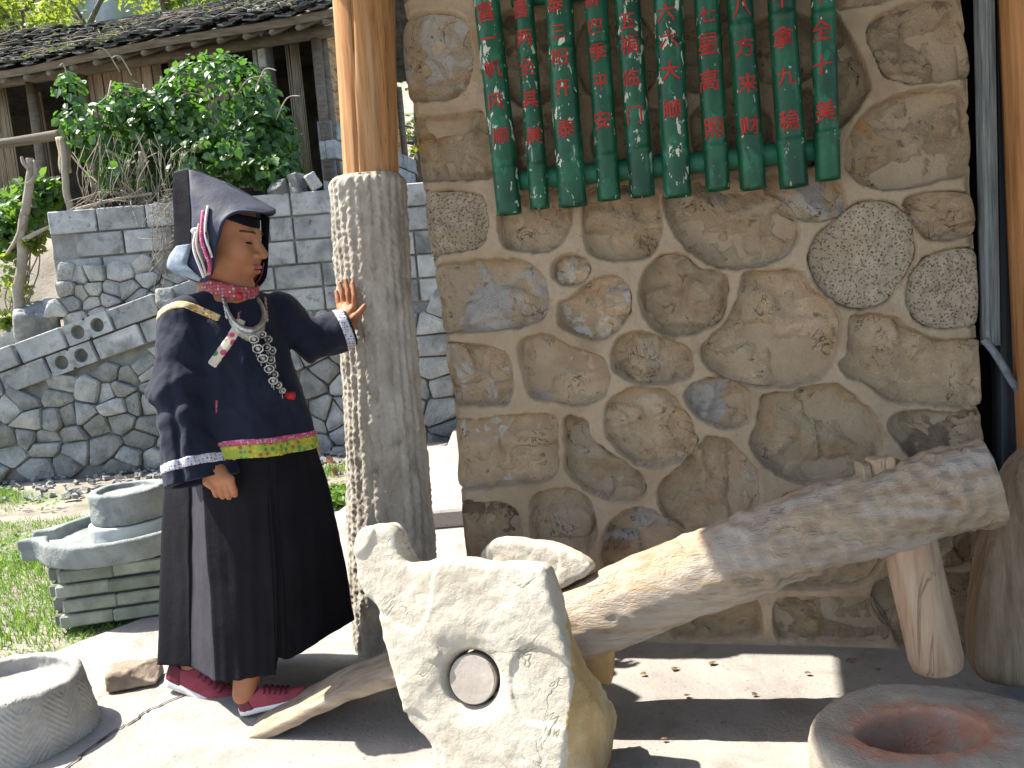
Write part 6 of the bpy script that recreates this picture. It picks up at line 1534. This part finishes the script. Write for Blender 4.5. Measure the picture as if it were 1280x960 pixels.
# ---- skirt: wrapped cloth with a deep side pleat and a lifted right flap
def skirt():
    top = [(219,540,2.46),(238,545,2.36),(246,546,2.345),(257,548,2.285),(300,552,2.25),(330,553,2.27),(337,553,2.272),(347,552,2.285),(370,548,2.36),(389,540,2.45),(376,538,2.56),(310,535,2.61),(240,536,2.58)]
    m1 = [(206,610,2.47),(232,612,2.385),(240,612,2.375),(254,615,2.275),(300,618,2.235),(334,617,2.25),(341,616,2.262),(350,614,2.28),(383,606,2.36),(407,596,2.46),(395,592,2.59),(310,598,2.65),(235,604,2.61)]
    m2 = [(199,720,2.48),(232,724,2.40),(239,724,2.395),(262,732,2.255),(304,733,2.225),(340,731,2.24),(348,728,2.255),(357,724,2.275),(393,707,2.36),(427,690,2.47),(414,686,2.61),(325,696,2.68),(240,712,2.64)]
    bot = [(197,831,2.48),(231,833,2.415),(239,834,2.41),(270,852,2.245),(310,848,2.225),(344,843,2.25),(348,822,2.272),(363,823,2.295),(400,801,2.37),(443,775,2.48),(430,772,2.63),(335,790,2.71),(246,815,2.67)]
    crease = {2, 3, 5, 6, 9, 0}
    def ring(R):
        P = [q(*p) for p in R]; n = len(P); out = []
        for i in range(n):
            a, b, c, d = P[i-1], P[i], P[(i+1) % n], P[(i+2) % n]
            if i in crease: a = 2*b-c
            if (i+1) % n in crease: d = 2*c-b
            for k in range(10):
                t = k/10; out.append(.5*((2*b)+(c-a)*t+(2*a-5*b+4*c-d)*t*t+(3*b-a-3*c+d)*t**3))
        return np.array(out)
    Rg = [ring(R) for R in (top, m1, m2, bot)]; rows = catmull_rows(Rg, 24)
    V = np.array(rows); nr, n = V.shape[:2]; th = np.linspace(0, 2*math.pi, n, endpoint=False)
    c = V.mean(1, keepdims=True); o = V-c; o[..., 2] = 0; o /= np.linalg.norm(o, axis=2, keepdims=True); h = np.linspace(0, 1, nr)[:, None]
    disp = .010*fbm(np.stack([np.cos(th)[None]*5+0*h, np.sin(th)[None]*5+0*h, h*1.6+0*th[None]], -1), 301, 3)*(.3+h)+.006*np.sin(th[None]*31+h*2)*h*fbm(np.stack([np.cos(th)[None]*3+0*h, np.sin(th)[None]*3+0*h, h+0*th[None]], -1), 302, 2)+.005*fbm(V*[14, 14, 8], 303, 3)
    V = V+o*disp[..., None]
    inn = V-o*.006; VV = np.vstack([V.reshape(-1, 3), inn.reshape(-1, 3)]); N0 = nr*n
    F = [[i*n+k, (i+1)*n+k, (i+1)*n+(k+1) % n, i*n+(k+1) % n] for i in range(nr-1) for k in range(n)]
    F += [[N0+i*n+k, N0+i*n+(k+1) % n, N0+(i+1)*n+(k+1) % n, N0+(i+1)*n+k] for i in range(nr-1) for k in range(n)]
    F += [[(nr-1)*n+k, N0+(nr-1)*n+k, N0+(nr-1)*n+(k+1) % n, (nr-1)*n+(k+1) % n] for k in range(n)]
    o_ = mk('skirt', VV, F, m_skirt, person); o_.data.materials.append(m_skirtlit)
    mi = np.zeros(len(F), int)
    for i in range(nr-1): mi[i*n+20:i*n+30] = 1  # left-facing pleat panel gets the painted sunlit tone
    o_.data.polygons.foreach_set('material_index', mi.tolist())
def catmull_rows(R, per):
    out = []
    for i in range(len(R)-1):
        a, b, c, d = R[max(i-1, 0)], R[i], R[i+1], R[min(i+2, len(R)-1)]
        for k in range(per): t = k/per; out.append(.5*((2*b)+(c-a)*t+(2*a-5*b+4*c-d)*t*t+(3*b-a-3*c+d)*t**3))
    out.append(R[-1]); return out
skirt()

# ---- hood
def hood():
    MP = HC; nL = np.array([math.sin(ha), math.cos(ha), 0])      # mid plane of the head, camera side is negative
    cols = [  # ridge -> lower edge: (x, y, sideways offset)
     [(217,217,-.022),(217,240,-.045),(218,270,-.060),(219,300,-.070),(213,322,-.085),(210,338,-.090)],
     [(236,213,-.014),(238,238,-.055),(240,268,-.085),(240,300,-.100),(235,325,-.110),(230,346,-.112)],
     [(258,220,-.004),(258,243,-.060),(258,270,-.098),(257,300,-.115),(254,325,-.120),(249,353,-.118)],
     [(285,231,0),(280,249,-.058),(273,268,-.098),(268,290,-.117),(268,318,-.121),(264,347,-.114)],
     [(315,247,0),(303,256,-.048),(291,264,-.085),(281,272,-.107),(273,290,-.119),(270,318,-.119)],
     [(333,257,0),(322,260,-.034),(310,263,-.062),(298,264,-.085),(288,268,-.100),(281,275,-.108)],
     [(344,263,0),(340,265,-.014),(333,266,-.030),(324,266,-.046),(314,265,-.060),(306,264,-.072)]]
    def P3(x, y, w): return onplane(x, y, MP+nL*w, nL)
    G = np.array([[P3(*c) for c in col] for col in cols])          # columns x rows
    def interp(G, nu, nv):
        A = [catmull(col, nv) for col in G]; A = np.array(A); return np.array([catmull(A[:, j], nu) for j in range(A.shape[1])]).transpose(1, 0, 2)
    S = interp(G, 8, 8); nu, nv = S.shape[:2]
    w = .005*fbm(S*[14, 14, 14], 401, 3)
    S = S+nL*(-w[..., None])
    M = S-2*((S-MP) @ nL)[..., None]*nL
    # sheets: near side, far side, black back panel
    def sheet(name, A, m, flip=False):
        a, b = A.shape[:2]; F = grid_faces(a, b); F = [f[::-1] for f in F] if flip else F
        o = mk(name, A.reshape(-1, 3), F, m, person); so = o.modifiers.new('solid', 'SOLIDIFY'); so.thickness = .005; so.offset = 0; return o
    sheet('hood_side', S[8:], m_hood); sheet('hood_side', M[8:], m_hood, True); sheet('hood_back_fold', S[:9], m_black); sheet('hood_back_fold', M[:9], m_black, True)
    a = S[0]; b = M[0]; k = 9; B = []
    for i in range(k):
        t = i/(k-1); row = a*(1-t)+b*t; bow = math.sin(math.pi*t)*.030; row = row-np.array(HF)*bow*np.linspace(.2, 1, len(row))[:, None]; B.append(row)
    sheet('hood_back', np.array(B), m_black)
    # small flat crown between the two ridges
    T = np.array([[S[i][0]*(1-t)+M[i][0]*t for t in np.linspace(0, 1, 5)] for i in range(nu)]); T[:, :, 2] += .002
    sheet('hood_crown', T, m_hood)
    # stiff pale blue lining flaring behind the neck
    L0 = catmull([P3(221, 308, -.092), P3(212, 321, -.088), P3(210, 335, -.090), P3(222, 344, -.10), P3(250, 354, -.112)], 6); L1 = catmull([P3(240, 305, -.108), P3(236, 320, -.118), P3(234, 330, -.120), P3(240, 338, -.124), P3(252, 348, -.120)], 6)
    sheet('hood_lining', np.array([L0*(1-t)+L1*t+nL*(-.006*math.sin(math.pi*t)) for t in np.linspace(0, 1, 5)]), mat('pale_lining', [(.3, (.09, .12, .17)), (.5, (.16, .20, .26)), (.7, (.30, .34, .39))], 14, 6, .85, [(40, .5, .006)]))
    # embroidered side bands running down to the collar
    off = -.008
    def line(pts, w, m, name):
        pts = catmull([P3(x, y, wv+off) for x, y, wv in pts], 7); mb = MB()
        mb.tube(pts, w, 7); mb.build(name, m, person, True)
    m_w = flat('white_braid', (.62, .58, .60), .7); m_p = m_pinkt; m_r = flat('maroon_braid', (.16, .03, .05), .7); m_c = flat('cream_braid', (.52, .44, .34), .7)
    line([(260,258,-.085),(257,278,-.108),(257,296,-.119),(262,312,-.124),(265,322,-.124)], .0040, m_w, 'hood_braid')
    line([(254,264,-.09),(252,284,-.112),(252,300,-.121),(257,316,-.126),(262,332,-.124),(261,344,-.120)], .0052, m_p, 'hood_braid')
    line([(249,280,-.11),(246,298,-.119),(247,312,-.124),(253,328,-.126),(258,345,-.120)], .0034, m_c, 'hood_braid')
    line([(245,290,-.115),(242,306,-.119),(244,318,-.124),(250,334,-.125),(255,347,-.119)], .0040, m_w, 'hood_braid')
    line([(257,290,-.117),(259,304,-.121),(263,318,-.125),(264,336,-.122)], .0036, m_r, 'hood_braid')
    mb = MB(); c = P3(243, 289, -.115); mb.tube([c+[0, .01, 0], c+[0, -.008, 0]], [.012, .008], 10); mb.build('hood_button', m_w, person, True)
    # far flap of the hood hanging beyond the face, with its braid
    fl = [[(326,266,.068),(337,272,.068)],[(327,300,.072),(335.5,303,.072)],[(325,322,.075),(335,326,.075)],[(319,342,.078),(332,348,.078)],[(309,358,.08),(321,362,.08)]]
    A = np.array([catmull([P3(*r[k]) for r in fl], 6) for k in (0, 1)]); sheet('hood_flap', np.array([A[0]*(1-t)+A[1]*t for t in np.linspace(0, 1, 4)]), m_black)
    for t, m in ((.25, m_r), (.6, m_r)):
        mb = MB(); mb.tube((A[0]*(1-t)+A[1]*t)[13:]-nL*.006, .0026, 6); mb.build('hood_braid', m, person, True)
m_hood = mat('hood_cloth', [(.3, (.014, .019, .042)), (.6, (.024, .031, .062)), (.8, (.036, .043, .080))], 7, 7, .7, [(20, .3, .01), (420, .25, .0015)], spec=.35, sheen=.05)
hood()

# ---- shoes
def shoe(name, heel, toe, up_hint, lift=0.0):
    heel, toe = np.array(heel), np.array(toe); d = toe-heel; L = np.linalg.norm(d); d /= L; sd = np.cross(up_hint, d); sd /= np.linalg.norm(sd); up = np.cross(d, sd); Rm = np.stack([d, sd, up], 1)
    k = L/.25
    def loc(P): return (P-heel) @ Rm
    def width(x): return np.interp(x/k, [-.01, .02, .08, .12, .17, .22, .25], [.018, .031, .031, .035, .042, .036, .012])*k
    def bend(x): return .012*k*sstep(.18*k, .26*k, x)
    def sole(P):
        l = loc(P); x = l[:, 0]; b = bend(x); h = np.interp(x/k, [0, .1, .25], [.034, .026, .022])*k
        return smax(np.abs(l[:, 1])-width(np.clip(x, 0, L))*1.02, np.maximum(np.abs(x-L/2)-L/2-.004, np.abs(l[:, 2]-b-h/2)-h/2), .014)
    def upper(P):
        l = loc(P); x = l[:, 0]; z = l[:, 2]-bend(x)
        hgt = np.interp(x/k, [0, .03, .07, .11, .16, .21, .25], [.085, .088, .082, .078, .058, .045, .030])*k
        e = np.sqrt((l[:, 1]/(width(np.clip(x, 0, L))*.97))**2+(np.clip(z, 0, 9)/hgt)**2)-1; w = np.minimum(width(np.clip(x, 0, L)), hgt)
        dd = smax(e*w*.8, np.maximum(np.abs(x-L/2)-L/2, -z+.010), .012)
        hole = ell(P, heel+Rm @ np.array([.045*k, 0, .095*k]), np.array([.040, .028, .034])*k, Rm); return smax(dd, -hole, .006)
    lo = np.minimum(heel, toe)-.09; hi = np.maximum(heel, toe)+.12
    s = sdf_obj('shoe', upper, lo, hi, .0034, m_shoe, person); sdf_obj('sole', sole, lo, hi, .0036, m_sole, s)
    def panel(P):
        l = loc(P); x = l[:, 0]/k; return np.maximum(upper(P)-.0018, np.maximum(x-.055+.4*(l[:, 2]/k-.03), .02*k-l[:, 2]))
    sdf_obj('heel_counter', panel, lo, hi, .0036, m_shoe2, s)
    mb = MB()
    for i in range(5):
        x = (.105+.018*i)*k; zt = np.interp(x/k, [.07, .11, .16, .21], [.082, .078, .058, .045])*k+bend(np.array([x]))[0]
        pts = []
        for j in range(7):
            A = -1.0+2.0*j/6; pts.append(heel+Rm @ np.array([x+.004*k*(j % 2), math.sin(A)*.030*k, zt*math.cos(A*.72)+.003]))
        mb.tube(pts, .0028, 6)
    mb.build('lace', m_shoe2, s, True)
shoe('front', q(304, 893, 2.295), q(388, 871, 2.285), np.array([-.22, 0, .97]))
shoe('back', q(210, 853, 2.50), q(304, 889, 2.43), np.array([.25, 0, .96]))
